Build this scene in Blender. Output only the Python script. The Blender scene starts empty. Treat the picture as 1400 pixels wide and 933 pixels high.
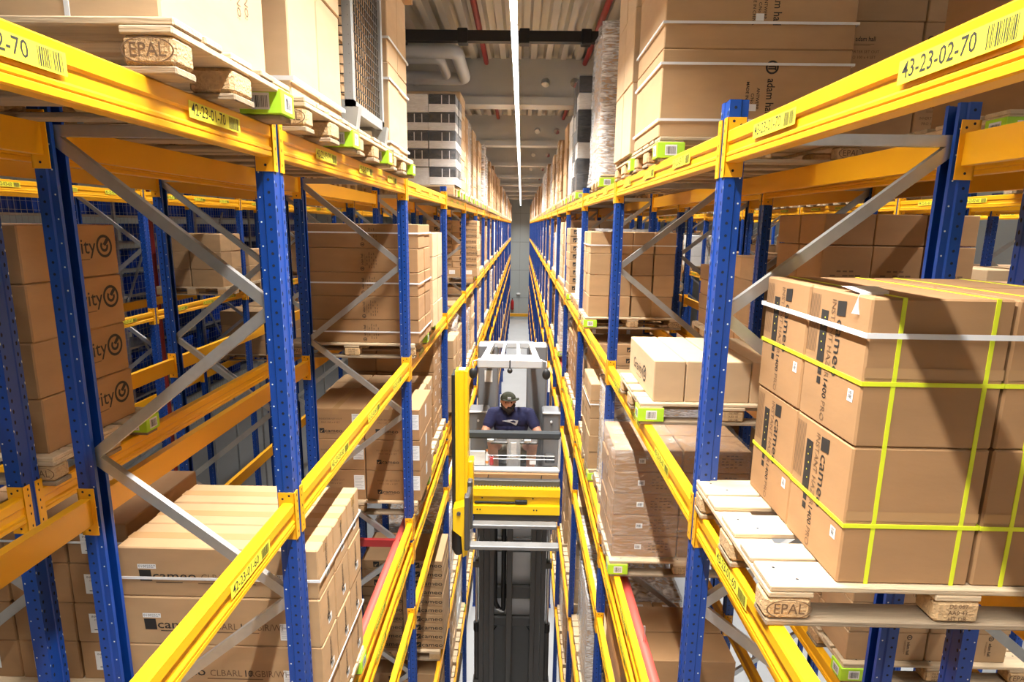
import bpy, bmesh, math, random
from mathutils import Matrix, Vector
random.seed(7)
S = bpy.context.scene
C = S.collection
H = 9.7                     # camera height above the floor; the racks are laid out from it
PI = math.pi

# ------------------------------------------------------------------ camera, world, exposure
cam_d = bpy.data.cameras.new('camera'); cam = bpy.data.objects.new('camera', cam_d); C.objects.link(cam)
pitch, yaw, roll = 0.1937, -0.0130, 0.0137
fw = Vector((math.sin(yaw)*math.cos(pitch), math.cos(yaw)*math.cos(pitch), -math.sin(pitch)))
rt = Vector((math.cos(yaw), -math.sin(yaw), 0)); up = rt.cross(fw)
r2 = rt*math.cos(roll)+up*math.sin(roll); u2 = -rt*math.sin(roll)+up*math.cos(roll)
m = Matrix((r2, u2, -fw)).transposed().to_4x4(); m.translation = (0, 0, H)
cam.matrix_world = m
cam_d.sensor_width = 36; cam_d.lens = 806.66/1400*36; cam_d.clip_start = .02; cam_d.clip_end = 300
S.camera = cam
w = bpy.data.worlds.new('world'); S.world = w; w.use_nodes = True
w.node_tree.nodes['Background'].inputs[0].default_value = (1, .97, .92, 1)
w.node_tree.nodes['Background'].inputs[1].default_value = .22
S.view_settings.view_transform = 'Standard'; S.view_settings.look = 'None'
S.view_settings.gamma = 1; S.view_settings.use_curve_mapping = False
S.view_settings.exposure = 0.25
LAMP = 11.0                  # glow of the diffusers of the ceiling strips
LAMP_W = 88.0               # watts of each strip's aisle optic
S.cycles.max_bounces = 6; S.cycles.diffuse_bounces = 4; S.cycles.transparent_max_bounces = 12

# ------------------------------------------------------------------ materials
MATS = {}
def mat(name, col, rough=.6, metal=0, var=0, scale=8, bump=0, bscale=60, stretch=None, emit=0, alpha=1, rnd=0, spec=.5, dark=.6):
    if name in MATS: return MATS[name]
    M_ = bpy.data.materials.new(name); M_.use_nodes = True; nt = M_.node_tree; N = nt.nodes; L = nt.links
    b = N['Principled BSDF']; b.inputs['Base Color'].default_value = (*col, 1)
    b.inputs['Roughness'].default_value = rough; b.inputs['Metallic'].default_value = metal
    b.inputs['Specular IOR Level'].default_value = spec
    if emit:
        b.inputs['Emission Color'].default_value = (1, .985, .95, 1); b.inputs['Emission Strength'].default_value = emit
    if alpha < 1: b.inputs['Alpha'].default_value = alpha
    co = None
    if var or bump:
        tc = N.new('ShaderNodeTexCoord'); mp = N.new('ShaderNodeMapping'); L.new(tc.outputs['Object'], mp.inputs[0]); co = mp
        if stretch: mp.inputs['Scale'].default_value = stretch
    last = None
    if var:
        nz = N.new('ShaderNodeTexNoise'); nz.inputs['Scale'].default_value = scale; nz.inputs['Detail'].default_value = 5
        L.new(co.outputs[0], nz.inputs['Vector'])
        mx = N.new('ShaderNodeMix'); mx.data_type = 'RGBA'
        mx.inputs[6].default_value = (*[c*(1-var) for c in col], 1); mx.inputs[7].default_value = (*[min(1, c*(1+var)) for c in col], 1)
        L.new(nz.outputs['Fac'], mx.inputs[0]); last = mx.outputs[2]
    if rnd:
        oi = N.new('ShaderNodeObjectInfo'); mr = N.new('ShaderNodeMapRange'); mr.inputs[3].default_value = 1-rnd; mr.inputs[4].default_value = 1+rnd
        L.new(oi.outputs['Random'], mr.inputs[0])
        hv = N.new('ShaderNodeHueSaturation'); L.new(mr.outputs[0], hv.inputs['Value'])
        if last: L.new(last, hv.inputs['Color'])
        else: hv.inputs['Color'].default_value = (*col, 1)
        last = hv.outputs[0]
    if last: L.new(last, b.inputs['Base Color'])
    if bump:
        n2 = N.new('ShaderNodeTexNoise'); n2.inputs['Scale'].default_value = bscale; L.new(co.outputs[0], n2.inputs['Vector'])
        bp = N.new('ShaderNodeBump'); bp.inputs['Strength'].default_value = bump; bp.inputs['Distance'].default_value = .01
        L.new(n2.outputs['Fac'], bp.inputs['Height']); L.new(bp.outputs[0], b.inputs['Normal'])
    MATS[name] = M_; return M_
BLUE = mat('blue_enamel', (.003, .046, .27), .38, var=.18, scale=5)
HOLE = mat('hole_dark', (.006, .008, .02), .9)
DOT = mat('hole_light_and_scratch', (.75, .75, .72), .5)  # pale colour painted for light through post holes, and for scratched edges
YEL = mat('yellow_enamel', (.82, .385, .008), .32, var=.05, scale=3)
GALV = mat('galvanised', (.46, .46, .45), .36, metal=.75, var=.15, scale=20, stretch=(1, 1, 1))
REDP = mat('red_pipe', (.62, .10, .075), .45, var=.1)
REDD = mat('red_steel', (.28, .02, .02), .45)
CB1 = mat('cardboard_kraft', (.44, .275, .138), .82, var=.17, scale=4, stretch=(1, 1, 3), bump=.05, bscale=25, rnd=.08)
CB2 = mat('cardboard_brown', (.36, .20, .088), .8, var=.17, scale=4, stretch=(1, 1, 3), bump=.05, bscale=25, rnd=.06)
CB3 = mat('cardboard_pale', (.55, .38, .22), .85, var=.14, scale=4, stretch=(1, 1, 3), bump=.04, bscale=25, rnd=.06)
CBW = mat('cardboard_white', (.78, .77, .75), .7, var=.05, rnd=.05)
CBK = mat('cardboard_black', (.018, .018, .02), .35, var=.2)
TAPE = mat('parcel_tape', (.44, .26, .12), .25, var=.05)
INK = mat('print_ink', (.02, .017, .015), .7)
INKB = mat('print_ink_brown', (.16, .09, .045), .8)
PAPER = mat('paper', (.82, .82, .8), .7)
STICK = mat('yellow_sticker', (.78, .72, .05), .45)
LIME = mat('lime_card', (.42, .72, .03), .55)
STRY = mat('strap_yellow', (.72, .80, .03), .4)
STRW = mat('strap_white', (.8, .8, .8), .35)
WOOD = mat('pallet_wood', (.54, .41, .26), .8, var=.38, scale=6, bump=.35, bscale=30, stretch=(.35, 6, 6), rnd=.16)
WOODS = mat('pallet_block', (.52, .34, .17), .9, var=.4, scale=60, bump=.7, bscale=120, rnd=.12)
WOODX = mat('weathered_wood', (.30, .22, .14), .9, var=.45, scale=6, bump=.4, bscale=30, stretch=(.35, 6, 6), rnd=.15)
WHT = mat('white_paint', (.8, .8, .8), .5)
LIGHTG = mat('light_grey_paint', (.5, .51, .52), .4)
DGREY = mat('truck_grey', (.07, .067, .064), .45, var=.1)
MGREY = mat('truck_panel', (.17, .175, .185), .5, var=.08)
BLK = mat('black_plastic', (.012, .012, .013), .5)
CHR = mat('steel', (.58, .58, .58), .28, metal=.9, var=.1, scale=12)
TYEL = mat('truck_yellow', (.92, .60, .006), .38)
CONC = mat('concrete', (.46, .45, .42), .85, var=.16, scale=1.3, bump=.1, bscale=6)
DECK = mat('roof_deck', (.60, .56, .49), .55, var=.12, scale=.9)
LAMPM = mat('lamp_tube', (.9, .9, .9), .4, emit=LAMP)
FLOORM = mat('floor_concrete', (.42, .43, .44), .32, var=.12, scale=.9)
WALLM = mat('wall_panel', (.52, .56, .55), .6, var=.05, scale=.6)
SKIN = mat('skin', (.58, .30, .20), .55, var=.06, scale=20)
NAVY = mat('navy_cotton', (.012, .014, .06), .9, var=.2, scale=30)
KHAKI = mat('khaki_cotton', (.25, .22, .15), .9, var=.15, scale=30)
HAIR = mat('dark_hair', (.02, .012, .008), .9, var=.3, scale=80, bump=.6, bscale=200)
CAPM = mat('cap_camouflage', (.05, .055, .035), .9, var=.85, scale=28)
GLOVE = mat('glove_white', (.75, .75, .73), .8)
SHIRTP = mat('shirt_print', (.55, .57, .62), .7)
CAGEW = mat('cage_wire', (.10, .09, .075), .5, metal=.4)
CAGEF = mat('cage_frame', (.30, .30, .29), .5)
RAILM = mat('rail_grey', (.045, .05, .055), .7, spec=.2)
FORKM = mat('fork_steel', (.20, .20, .20), .5, metal=.5, var=.2)
CRATE = mat('blue_plastic', (.008, .06, .42), .4, rnd=.35)
REDA = mat('red_plastic', (.5, .02, .02), .4)

def film(name, a=.2, col=(.85, .85, .87)):
    M_ = bpy.data.materials.new(name); M_.use_nodes = True; nt = M_.node_tree; N = nt.nodes; L = nt.links
    for n in list(N):
        if n.type != 'OUTPUT_MATERIAL': N.remove(n)
    out = [n for n in N if n.type == 'OUTPUT_MATERIAL'][0]
    t = N.new('ShaderNodeBsdfTransparent'); p = N.new('ShaderNodeBsdfPrincipled')
    p.inputs['Base Color'].default_value = (*col, 1); p.inputs['Roughness'].default_value = .18
    tc = N.new('ShaderNodeTexCoord'); mp = N.new('ShaderNodeMapping'); mp.inputs['Scale'].default_value = (3, 3, 14); mp.inputs['Rotation'].default_value = (0, .3, .4)
    nz = N.new('ShaderNodeTexNoise'); nz.inputs['Scale'].default_value = 3; nz.inputs['Detail'].default_value = 4; nz.inputs['Distortion'].default_value = 1.2
    L.new(tc.outputs['Object'], mp.inputs[0]); L.new(mp.outputs[0], nz.inputs[0])
    mr = N.new('ShaderNodeMapRange'); mr.inputs[1].default_value = .38; mr.inputs[2].default_value = .75; mr.inputs[3].default_value = a*.4; mr.inputs[4].default_value = min(.95, a*2.4)
    L.new(nz.outputs[0], mr.inputs[0])
    bp = N.new('ShaderNodeBump'); bp.inputs['Strength'].default_value = .7; bp.inputs['Distance'].default_value = .02
    L.new(nz.outputs[0], bp.inputs['Height']); L.new(bp.outputs[0], p.inputs['Normal'])
    mx = N.new('ShaderNodeMixShader'); L.new(mr.outputs[0], mx.inputs[0]); L.new(t.outputs[0], mx.inputs[1]); L.new(p.outputs[0], mx.inputs[2])
    L.new(mx.outputs[0], out.inputs[0]); MATS[name] = M_; return M_
WRAP = film('stretch_film', .15, (.8, .76, .72))
WRAPT = film('stretch_film_tight', .09)
WRAPW = film('stretch_film_cloudy', .42, (.95, .95, .95))
GLASS = film('cab_glass', .03, (.7, .75, .78))

# ------------------------------------------------------------------ mesh helpers
class MB:
    def __init__(s): s.v = []; s.f = []; s.mi = []; s.mats = []; s.sm = []
    def _m(s, mt):
        if mt not in s.mats: s.mats.append(mt)
        return s.mats.index(mt)
    def add(s, vs, fs, mt, smooth=False):
        o = len(s.v); s.v += [tuple(v) for v in vs]; k = s._m(mt)
        for f in fs: s.f.append([o+i for i in f]); s.mi.append(k); s.sm.append(smooth)
        return s
    def box(s, x0, x1, y0, y1, z0, z1, mt):
        x0, x1 = min(x0, x1), max(x0, x1); y0, y1 = min(y0, y1), max(y0, y1); z0, z1 = min(z0, z1), max(z0, z1)
        return s.add([(x0,y0,z0),(x1,y0,z0),(x1,y1,z0),(x0,y1,z0),(x0,y0,z1),(x1,y0,z1),(x1,y1,z1),(x0,y1,z1)],
              [(0,3,2,1),(4,5,6,7),(0,1,5,4),(1,2,6,5),(2,3,7,6),(3,0,4,7)], mt)
    def bbox(s, x0, x1, y0, y1, z0, z1, mt, b=.006):
        """box with every edge chamfered"""
        x0, x1 = min(x0, x1), max(x0, x1); y0, y1 = min(y0, y1), max(y0, y1); z0, z1 = min(z0, z1), max(z0, z1)
        b = min(b, (x1-x0)/3, (y1-y0)/3, (z1-z0)/3)
        vs = []; X = (x0, x1); Y = (y0, y1); Z = (z0, z1); sg = (1, -1)
        for i in (0, 1):
            for j in (0, 1):
                for k in (0, 1):
                    vs += [(X[i], Y[j]+sg[j]*b, Z[k]+sg[k]*b), (X[i]+sg[i]*b, Y[j], Z[k]+sg[k]*b), (X[i]+sg[i]*b, Y[j]+sg[j]*b, Z[k])]
        ix = lambda i, j, k, a: ((i*2+j)*2+k)*3+a
        fs = [[ix(0,0,0,0),ix(0,0,1,0),ix(0,1,1,0),ix(0,1,0,0)], [ix(1,0,0,0),ix(1,1,0,0),ix(1,1,1,0),ix(1,0,1,0)],
              [ix(0,0,0,1),ix(1,0,0,1),ix(1,0,1,1),ix(0,0,1,1)], [ix(0,1,0,1),ix(0,1,1,1),ix(1,1,1,1),ix(1,1,0,1)],
              [ix(0,0,0,2),ix(0,1,0,2),ix(1,1,0,2),ix(1,0,0,2)], [ix(0,0,1,2),ix(1,0,1,2),ix(1,1,1,2),ix(0,1,1,2)]]
        for i in (0, 1):
            for j in (0, 1):
                fs.append([ix(i,j,0,0),ix(i,j,0,1),ix(i,j,1,1),ix(i,j,1,0)])
                fs.append([ix(i,0,j,0),ix(i,0,j,2),ix(i,1,j,2),ix(i,1,j,0)])
                fs.append([ix(0,i,j,1),ix(0,i,j,2),ix(1,i,j,2),ix(1,i,j,1)])
                for k in (0, 1): fs.append([ix(i,j,k,0),ix(i,j,k,1),ix(i,j,k,2)])
        c = Vector(((x0+x1)/2, (y0+y1)/2, (z0+z1)/2))
        out = []
        for f in fs:
            p = [Vector(vs[q]) for q in f]; n = (p[1]-p[0]).cross(p[2]-p[0]); ce = sum(p, Vector())/len(p)
            out.append(f if n.dot(ce-c) > 0 else f[::-1])
        return s.add(vs, out, mt)
    def obox(s, mtx, sx, sy, sz, mt):
        """box of full size sx,sy,sz centred on a matrix"""
        vs = [mtx @ Vector((a*sx/2, b*sy/2, c*sz/2)) for c in (-1, 1) for b in (-1, 1) for a in (-1, 1)]
        return s.add(vs, [(0,2,3,1),(4,5,7,6),(0,1,5,4),(1,3,7,5),(3,2,6,7),(2,0,4,6)], mt)
    def bar(s, a, b, wd, ht, mt, upv=(0, 0, 1)):
        a = Vector(a); b = Vector(b); d = (b-a); l = d.length; d = d/l; u = Vector(upv)
        x = u.cross(d)
        if x.length < 1e-4: x = Vector((1, 0, 0)).cross(d)
        x.normalize(); z = d.cross(x)
        mm = Matrix((x, d, z)).transposed().to_4x4(); mm.translation = (a+b)/2
        return s.obox(mm, wd, l, ht, mt)
    def tube(s, pts, r, mt, n=10, caps=True, radii=None):
        pts = [Vector(p) for p in pts]; rings = []; prev = None
        for i, p in enumerate(pts):
            d = (pts[min(i+1, len(pts)-1)]-pts[max(i-1, 0)]).normalized()
            u = prev if prev is not None else (Vector((0, 0, 1)) if abs(d.z) < .9 else Vector((1, 0, 0)))
            x = u.cross(d); x.normalize(); z = d.cross(x); prev = z
            rr = radii[i] if radii else r
            rings.append([p+rr*(math.cos(2*PI*k/n)*x+math.sin(2*PI*k/n)*z) for k in range(n)])
        vs = [v for rg in rings for v in rg]; fs = []
        for i in range(len(rings)-1):
            for k in range(n): fs.append((i*n+k, i*n+(k+1) % n, (i+1)*n+(k+1) % n, (i+1)*n+k))
        s.add(vs, fs, mt, True)
        if caps:
            s.add(rings[0], [tuple(range(n))[::-1]], mt); s.add(rings[-1], [tuple(range(n))], mt)
        return s
    def cyl(s, a, b, r, mt, n=12): return s.tube([a, b], r, mt, n)
    def ball(s, c, r, mt, n=10, sx=1, sy=1, sz=1):
        vs = []; fs = []
        for i in range(n+1):
            t = PI*i/n
            for k in range(2*n):
                p = PI*k/n; vs.append((c[0]+r*sx*math.sin(t)*math.cos(p), c[1]+r*sy*math.sin(t)*math.sin(p), c[2]+r*sz*math.cos(t)))
        for i in range(n):
            for k in range(2*n): fs.append((i*2*n+k, (i+1)*2*n+k, (i+1)*2*n+(k+1) % (2*n), i*2*n+(k+1) % (2*n)))
        return s.add(vs, fs, mt, True)
    def prism(s, prof, axis, a, b, mt, smooth=False):
        """closed 2-D profile extruded along an axis: 'y' -> profile (x,z); 'x' -> (y,z); 'z' -> (x,y)"""
        def P(p, t): return {'y': (p[0], t, p[1]), 'x': (t, p[0], p[1]), 'z': (p[0], p[1], t)}[axis]
        n = len(prof); vs = [P(p, a) for p in prof]+[P(p, b) for p in prof]
        fs = [(i, (i+1) % n, n+(i+1) % n, n+i) for i in range(n)]+[tuple(range(n))[::-1], tuple(range(n, 2*n))]
        return s.add(vs, fs, mt, smooth)
    def disc(s, c, r, nrm, mt, n=6, ry=None):
        nrm = Vector(nrm); x = Vector((0, 0, 1)).cross(nrm) if abs(nrm.z) < .9 else Vector((1, 0, 0)); x.normalize(); y = nrm.cross(x)
        ry = ry or r
        vs = [Vector(c)+r*math.cos(2*PI*k/n)*x+ry*math.sin(2*PI*k/n)*y for k in range(n)]
        return s.add(vs, [tuple(range(n))], mt)
    def mesh(s, name, fix=False):
        me = bpy.data.meshes.new(name); me.from_pydata(s.v, [], s.f)
        for mt in s.mats: me.materials.append(mt)
        me.polygons.foreach_set('material_index', s.mi); me.polygons.foreach_set('use_smooth', s.sm)
        me.update()
        if fix:
            bm = bmesh.new(); bm.from_mesh(me); bmesh.ops.recalc_face_normals(bm, faces=bm.faces); bm.to_mesh(me); bm.free()
        return me
def obj(name, me, parent=None, loc=(0, 0, 0), rot=None, scale=None):
    if isinstance(me, MB): me = me.mesh(name)
    o = bpy.data.objects.new(name, me); C.objects.link(o); o.location = loc
    if rot is not None: o.rotation_euler = rot
    if scale is not None: o.scale = scale
    if parent is not None: o.parent = parent
    return o
def empty(name, loc=(0, 0, 0), rotz=0):
    o = bpy.data.objects.new(name, None); C.objects.link(o); o.location = loc; o.rotation_euler = (0, 0, rotz); o.empty_display_size = .1; return o
def tag(o, label, cat, group=None):
    o['label'] = label; o['category'] = cat
    if group: o['group'] = group
    return o
def struct(o, label=None):
    o['kind'] = 'structure'
    if label: o['label'] = label
    return o
def nth(i):
    if i < len(ORD): return ORD[i]
    return '%s-%s' % (('twenty', 'thirty', 'forty')[(i+1)//10-2], ('first', 'second', 'third', 'fourth', 'fifth', 'sixth', 'seventh', 'eighth', 'ninth')[(i+1) % 10-1]) if (i+1) % 10 else {30: 'thirtieth', 40: 'fortieth'}[i+1]
ORD = ['nearest', 'second', 'third', 'fourth', 'fifth', 'sixth', 'seventh', 'eighth', 'ninth', 'tenth', 'eleventh', 'twelfth', 'thirteenth', 'fourteenth',
       'fifteenth', 'sixteenth', 'seventeenth', 'eighteenth', 'nineteenth', 'twentieth', 'twenty-first', 'twenty-second']

# text meshes
TXT = {}
def text_mesh(t, mt, bold=0, sx=1.0):
    """flat lettering one unit tall, centred on its origin"""
    k = (t, mt.name, bold, sx)
    if k in TXT: return TXT[k]
    cu = bpy.data.curves.new('lettering', 'FONT'); cu.body = t; cu.size = 1; cu.resolution_u = 2; cu.offset = bold
    cu.align_x = 'CENTER'; cu.align_y = 'CENTER'
    o = bpy.data.objects.new('lettering', cu); C.objects.link(o)
    dg = bpy.context.evaluated_depsgraph_get(); dg.update()
    me = bpy.data.meshes.new_from_object(o.evaluated_get(dg)); bpy.data.objects.remove(o); bpy.data.curves.remove(cu)
    me.materials.clear(); me.materials.append(mt)
    if sx != 1:
        for v in me.vertices: v.co.x *= sx
    TXT[k] = me; return me
def add_text(mb, t, mt, x, y, size, z=0.0, bold=0, sx=1.0, rot=0):
    me = text_mesh(t, mt, bold, sx); c, s = math.cos(rot)*size, math.sin(rot)*size
    mb.add([(x+v.co.x*c-v.co.y*s, y+v.co.x*s+v.co.y*c, z) for v in me.vertices], [tuple(p.vertices) for p in me.polygons], mt)
def rect(mb, x0, x1, y0, y1, mt, z=0): mb.add([(x0,y0,z),(x1,y0,z),(x1,y1,z),(x0,y1,z)], [(0,1,2,3)], mt)
def barcode(mb, x0, x1, y0, y1, z, seed=0, n=16):
    rr = random.Random(seed); xx = x0; st = (x1-x0)/n/2
    while xx < x1-st:
        a = st*rr.uniform(.4, 1.5); rect(mb, xx, min(xx+a, x1), y0, y1, INK, z); xx += a+st*rr.uniform(.4, 1.3)
def ring(mb, cx, cy, r0, r1, mt, a0=0, a1=2*PI, n=24, z=0):
    vs = []
    for i in range(n+1):
        t = a0+(a1-a0)*i/n; vs += [(cx+r0*math.cos(t), cy+r0*math.sin(t), z), (cx+r1*math.cos(t), cy+r1*math.sin(t), z)]
    mb.add(vs, [(2*i, 2*i+1, 2*i+3, 2*i+2) for i in range(n)], mt)
DEC = {}
def decal(kind):
    """flat print: local x right, y up, origin at its centre, sizes in metres at scale 1"""
    if kind in DEC: return DEC[kind]
    mb = MB()
    if kind == 'cameo':
        mb.prism([(-.20,-.04),(-.115,-.04),(-.12,.045),(-.205,.045)], 'z', 0, .0004, INK)
        mb.add([(-.185,-.028,.0006),(-.172,-.03,.0006),(-.13,.028,.0006),(-.172,-.005,.0006),(-.18,.01,.0006)], [(0,1,2,3,4)], CB1)
        add_text(mb, 'cameo', INK, .045, 0, .095, .0004, .006, 1.25)
        rect(mb, -.09, .10, -.052, -.046, INKB)
    elif kind == 'cameo_long':
        mb.add([(v[0]-.29, v[1], v[2]) for v in decal_mb('cameo').v], decal_mb('cameo').f, INK)
        add_text(mb, 'CLBARL', INKB, .06, -.01, .075, 0, 0, .9); add_text(mb, '10', INK, .222, -.01, .075, 0, .012, .9); add_text(mb, 'RGBIR/WH', INKB, .385, -.01, .075, 0, 0, .85)
        rect(mb, -.08, .33, -.058, -.05, INKB)
        rect(mb, -.50, -.37, .055, .09, PAPER); add_text(mb, '01002527', INK, -.435, .072, .03, .0004)
    elif kind == 'gravity':
        add_text(mb, 'Gravity', INK, -.11, 0, .125, 0, .004)
        ring(mb, .15, 0, .052, .068, INK); ring(mb, .15, 0, .018, .034, INK, PI*.75, PI*2.1); mb.add([(.14,.012,0),(.175,.05,0),(.20,.04,0),(.16,.0,0)], [(3,2,1,0)], INK)
        rect(mb, -.16, .02, -.075, -.069, INKB)
    elif kind == 'adamhall':
        ring(mb, -.19, 0, .035, .048, INK); rect(mb, -.20, -.19, -.03, .02, INK); rect(mb, -.185, -.175, -.03, .03, INK); rect(mb, -.20, -.17, .02, .03, INK)
        add_text(mb, 'adam hall', INK, .02, 0, .085, 0, .01, .82)
        add_text(mb, 'ANTWERP', INK, .03, -.09, .032, 0, .01); add_text(mb, 'C/No', INK, .03, -.13, .032, 0, .01); add_text(mb, 'MADE IN CHINA', INK, .03, -.17, .032, 0, .01)
        rect(mb, .07, .12, -.155, -.095, PAPER, .0005)
    elif kind == 'adamhall_logo':
        ring(mb, -.17, 0, .028, .04, INK); rect(mb, -.18, -.165, -.02, .02, INK); add_text(mb, 'adam hall', INK, .02, 0, .07, 0, .008, .85); rect(mb, -.12, .12, -.055, -.05, INKB); rect(mb, -.12, .08, -.068, -.064, INKB)
    elif kind == 'shipmark':
        for i, t in enumerate(['P.O. NO:', 'ITEM NO:', 'QTY:', 'G.W.:', 'N.W.:', 'MEAS: 57 x']): add_text(mb, t, INKB, .0 if i else -.01, .15-i*.06, .042, 0, .002)
    elif kind == 'smallprint':
        for i, l in enumerate((.11, .14, .08, .12, .10)): 
            for j in range(5):
                if (i*3+j*5) % 4: rect(mb, -.12+j*.05, -.12+j*.05+l*.3, .07-i*.035, .083-i*.035, INKB)
    elif kind == 'article':
        for i, t in enumerate(['INVERTER SET OUT', 'PRO 100 x 4 SET']): add_text(mb, t, INKB, 0, .02-i*.035, .026)
    elif kind == 'label':
        rect(mb, -.055, .055, -.08, .08, PAPER)
        for i in range(8): rect(mb, -.045, .045-.012*(i % 3), .06-i*.017, .066-i*.017, LIGHTG, .0004)
    elif kind == 'address_label':
        rect(mb, -.085, .085, -.07, .07, PAPER); add_text(mb, 'INNOCCESS', INK, -.01, .048, .022, .0004); add_text(mb, 'SYSTEM', INK, -.03, .024, .014, .0004)
        barcode(mb, -.03, .06, -.02, .012, .0004, 3); rect(mb, -.06, .02, -.05, -.044, INK, .0004)
    elif kind == 'tag':
        rect(mb, -.035, .035, -.028, .028, PAPER); barcode(mb, -.025, .025, -.018, .014, .0004, 5, 10)
    elif kind == 'sideprint':
        add_text(mb, 'cameo', INK, .03, .055, .075, 0, .006, 1.2)
        mb.prism([(-.16,.025),(-.10,.025),(-.105,.088),(-.165,.088)], 'z', 0, .0004, INK)
        add_text(mb, 'INSTANT HAZER', INKB, .0, -.005, .046, 0, 0, .95); add_text(mb, '1400', INK, .21, -.005, .046, 0, .012); add_text(mb, 'PRO', INKB, .31, -.005, .046)
        mb.bbox(-.11, .11, -.095, -.04, -.001, .0006, INK, .0003)
        for i in range(5): mb.disc((-.08+i*.035, -.06-.01*(i % 2), .0012), .004, (0, 0, 1), STICK)
        for xx in (.135, .175): rect(mb, xx, xx+.03, -.075, -.045, INK)
        for i in range(7): rect(mb, -.17, .08, -.12-i*.012, -.116-i*.012, INKB)
    elif kind == 'tapeband':
        rect(mb, -.205, .205, -.012, .02, TAPE)
    elif kind == 'whiteband':
        rect(mb, -.18, .18, -.05, .05, CBW); rect(mb, -.012, .0, .05, .16, CBW); rect(mb, .09, .1, .05, .16, CBW)
    elif kind == 'carrier_text':
        add_text(mb, 'PO NUMBER', INK, 0, .05, .03); add_text(mb, 'MODEL: LGCPL42', INK, .02, -.05, .03)
    me = mb.mesh('print_'+kind); DEC[kind] = me; DECMB[kind] = mb; return me
DECMB = {}
def decal_mb(k): decal(k); return DECMB[k]

# ------------------------------------------------------------------ the building
cx0, cx1, cy0, cy1 = -15.0, 15.0, -9.0, 62.0
f = MB(); f.box(cx0, cx1, cy0, cy1, -.3, 0, FLOORM); struct(obj('floor', f), 'grey polished concrete floor at the bottom of the aisle')
ZB, ZD = H+2.18, H+2.95
# trapezoidal roof deck, ribs along the aisle
dk = MB(); prof = []; x = cx0; pt = .27
while x < cx1: prof += [(x, ZD), (x+.10, ZD), (x+.135, ZD+.14), (x+.235, ZD+.14)]; x += pt
prof += [(x, ZD), (x, ZD+.3), (cx0, ZD+.3)]
vs = [(p[0], cy0, p[1]) for p in prof]+[(p[0], cy1, p[1]) for p in prof]; n = len(prof)
dk.add(vs, [(i, (i+1) % n, n+(i+1) % n, n+i) for i in range(n)], DECK)
ceil = struct(obj('ceiling', dk.mesh('ceiling', True)), 'pale trapezoidal metal roof deck with ribs along the aisle')
# concrete roof beams with round holes
bm = bmesh.new(); edges = []
def loop(pts):
    vv = [bm.verts.new((p[0], 0, p[1])) for p in pts]
    for i in range(len(vv)): edges.append(bm.edges.new((vv[i], vv[(i+1) % len(vv)])))
loop([(cx0, ZB), (cx1, ZB), (cx1, ZD+.02), (cx0, ZD+.02)])
for k in range(-4, 5):
    for dx in (.40, .93):
        xx = k*2.9+dx
        if cx0+.3 < xx < cx1-.3: loop([(xx+.085*math.cos(2*PI*i/14), ZB+.38+.085*math.sin(2*PI*i/14)) for i in range(14)])
bmesh.ops.triangle_fill(bm, use_beauty=True, use_dissolve=False, edges=edges)
g = bmesh.ops.extrude_face_region(bm, geom=bm.faces[:])
bmesh.ops.translate(bm, vec=(0, .32, 0), verts=[v for v in g['geom'] if isinstance(v, bmesh.types.BMVert)])
bmesh.ops.recalc_face_normals(bm, faces=bm.faces)
bme = bpy.data.meshes.new('concrete_beam'); bm.to_mesh(bme); bm.free(); bme.materials.append(CONC)
for k in range(-1, 9): obj('concrete_beam', bme, ceil, (0, 5.85+5.6*k, 0))
b = MB(); b.box(cx0, cx1, 0, .45, ZB-.02, ZB+.12, CONC)
fl = b.mesh('beam_flange')
for k in range(-1, 9): obj('beam_flange', fl, ceil, (0, 5.85+5.6*k-.065, 0))
wl = struct(obj('wall_back', MB().box(cx0, cx1, cy1, cy1+.3, 0, ZD+.3, WALLM)), 'grey panelled wall closing the far end of the aisle')
for i in range(-12, 13):
    obj('panel_joint', MB().box(i*1.15-.12, i*1.15-.108, cy1-.006, cy1+.02, .3, ZD, DGREY), wl)
for z in (2.2, 5.1, 8.0, 10.9): obj('panel_joint', MB().box(cx0, cx1, cy1-.006, cy1+.02, z, z+.02, DGREY), wl)
struct(obj('wall_front', MB().box(cx0, cx1, cy0-.3, cy0, 0, ZD+.3, WALLM)))
struct(obj('wall_left', MB().box(cx0-.3, cx0, cy0, cy1, 0, ZD+.3, WALLM))); struct(obj('wall_right', MB().box(cx1, cx1+.3, cy0, cy1, 0, ZD+.3, WALLM)))
gb = empty('guard_barrier', (-.1, 61.5, 0)); tag(gb, 'yellow crash barrier on the floor before the far wall', 'barrier')
obj('rail', MB().bbox(-1.3, 1.3, -.06, .06, .28, .62, YEL, .02), gb)
for xx in (-1.1, 1.1): obj('post', MB().box(xx-.06, xx+.06, .06, .18, 0, .7, YEL), gb)
fb = empty('fire_extinguisher', (-.82, 61.82, .95)); tag(fb, 'red fire extinguisher hung on the far wall', 'extinguisher')
obj('cylinder', MB().tube([(0,0,0),(0,0,.05),(0,0,.85),(0,0,1.0),(0,0,1.1)], .16, REDA, 14, radii=[.12,.17,.17,.10,.05]), fb); obj('valve', MB().box(-.05,.05,-.05,.05,1.08,1.22,BLK), fb)
wlmp = empty('wall_lamp', (-.2, 61.93, 2.6)); tag(wlmp, 'white oval bulkhead lamp on the far wall', 'lamp')
obj('lamp_base', MB().box(-.2,.2,0,.06,-.12,.12,WHT), wlmp); obj('lamp_shade', MB().ball((0,-.03,0),.16,WHT,8,1.25,.5,.8), wlmp)
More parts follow.
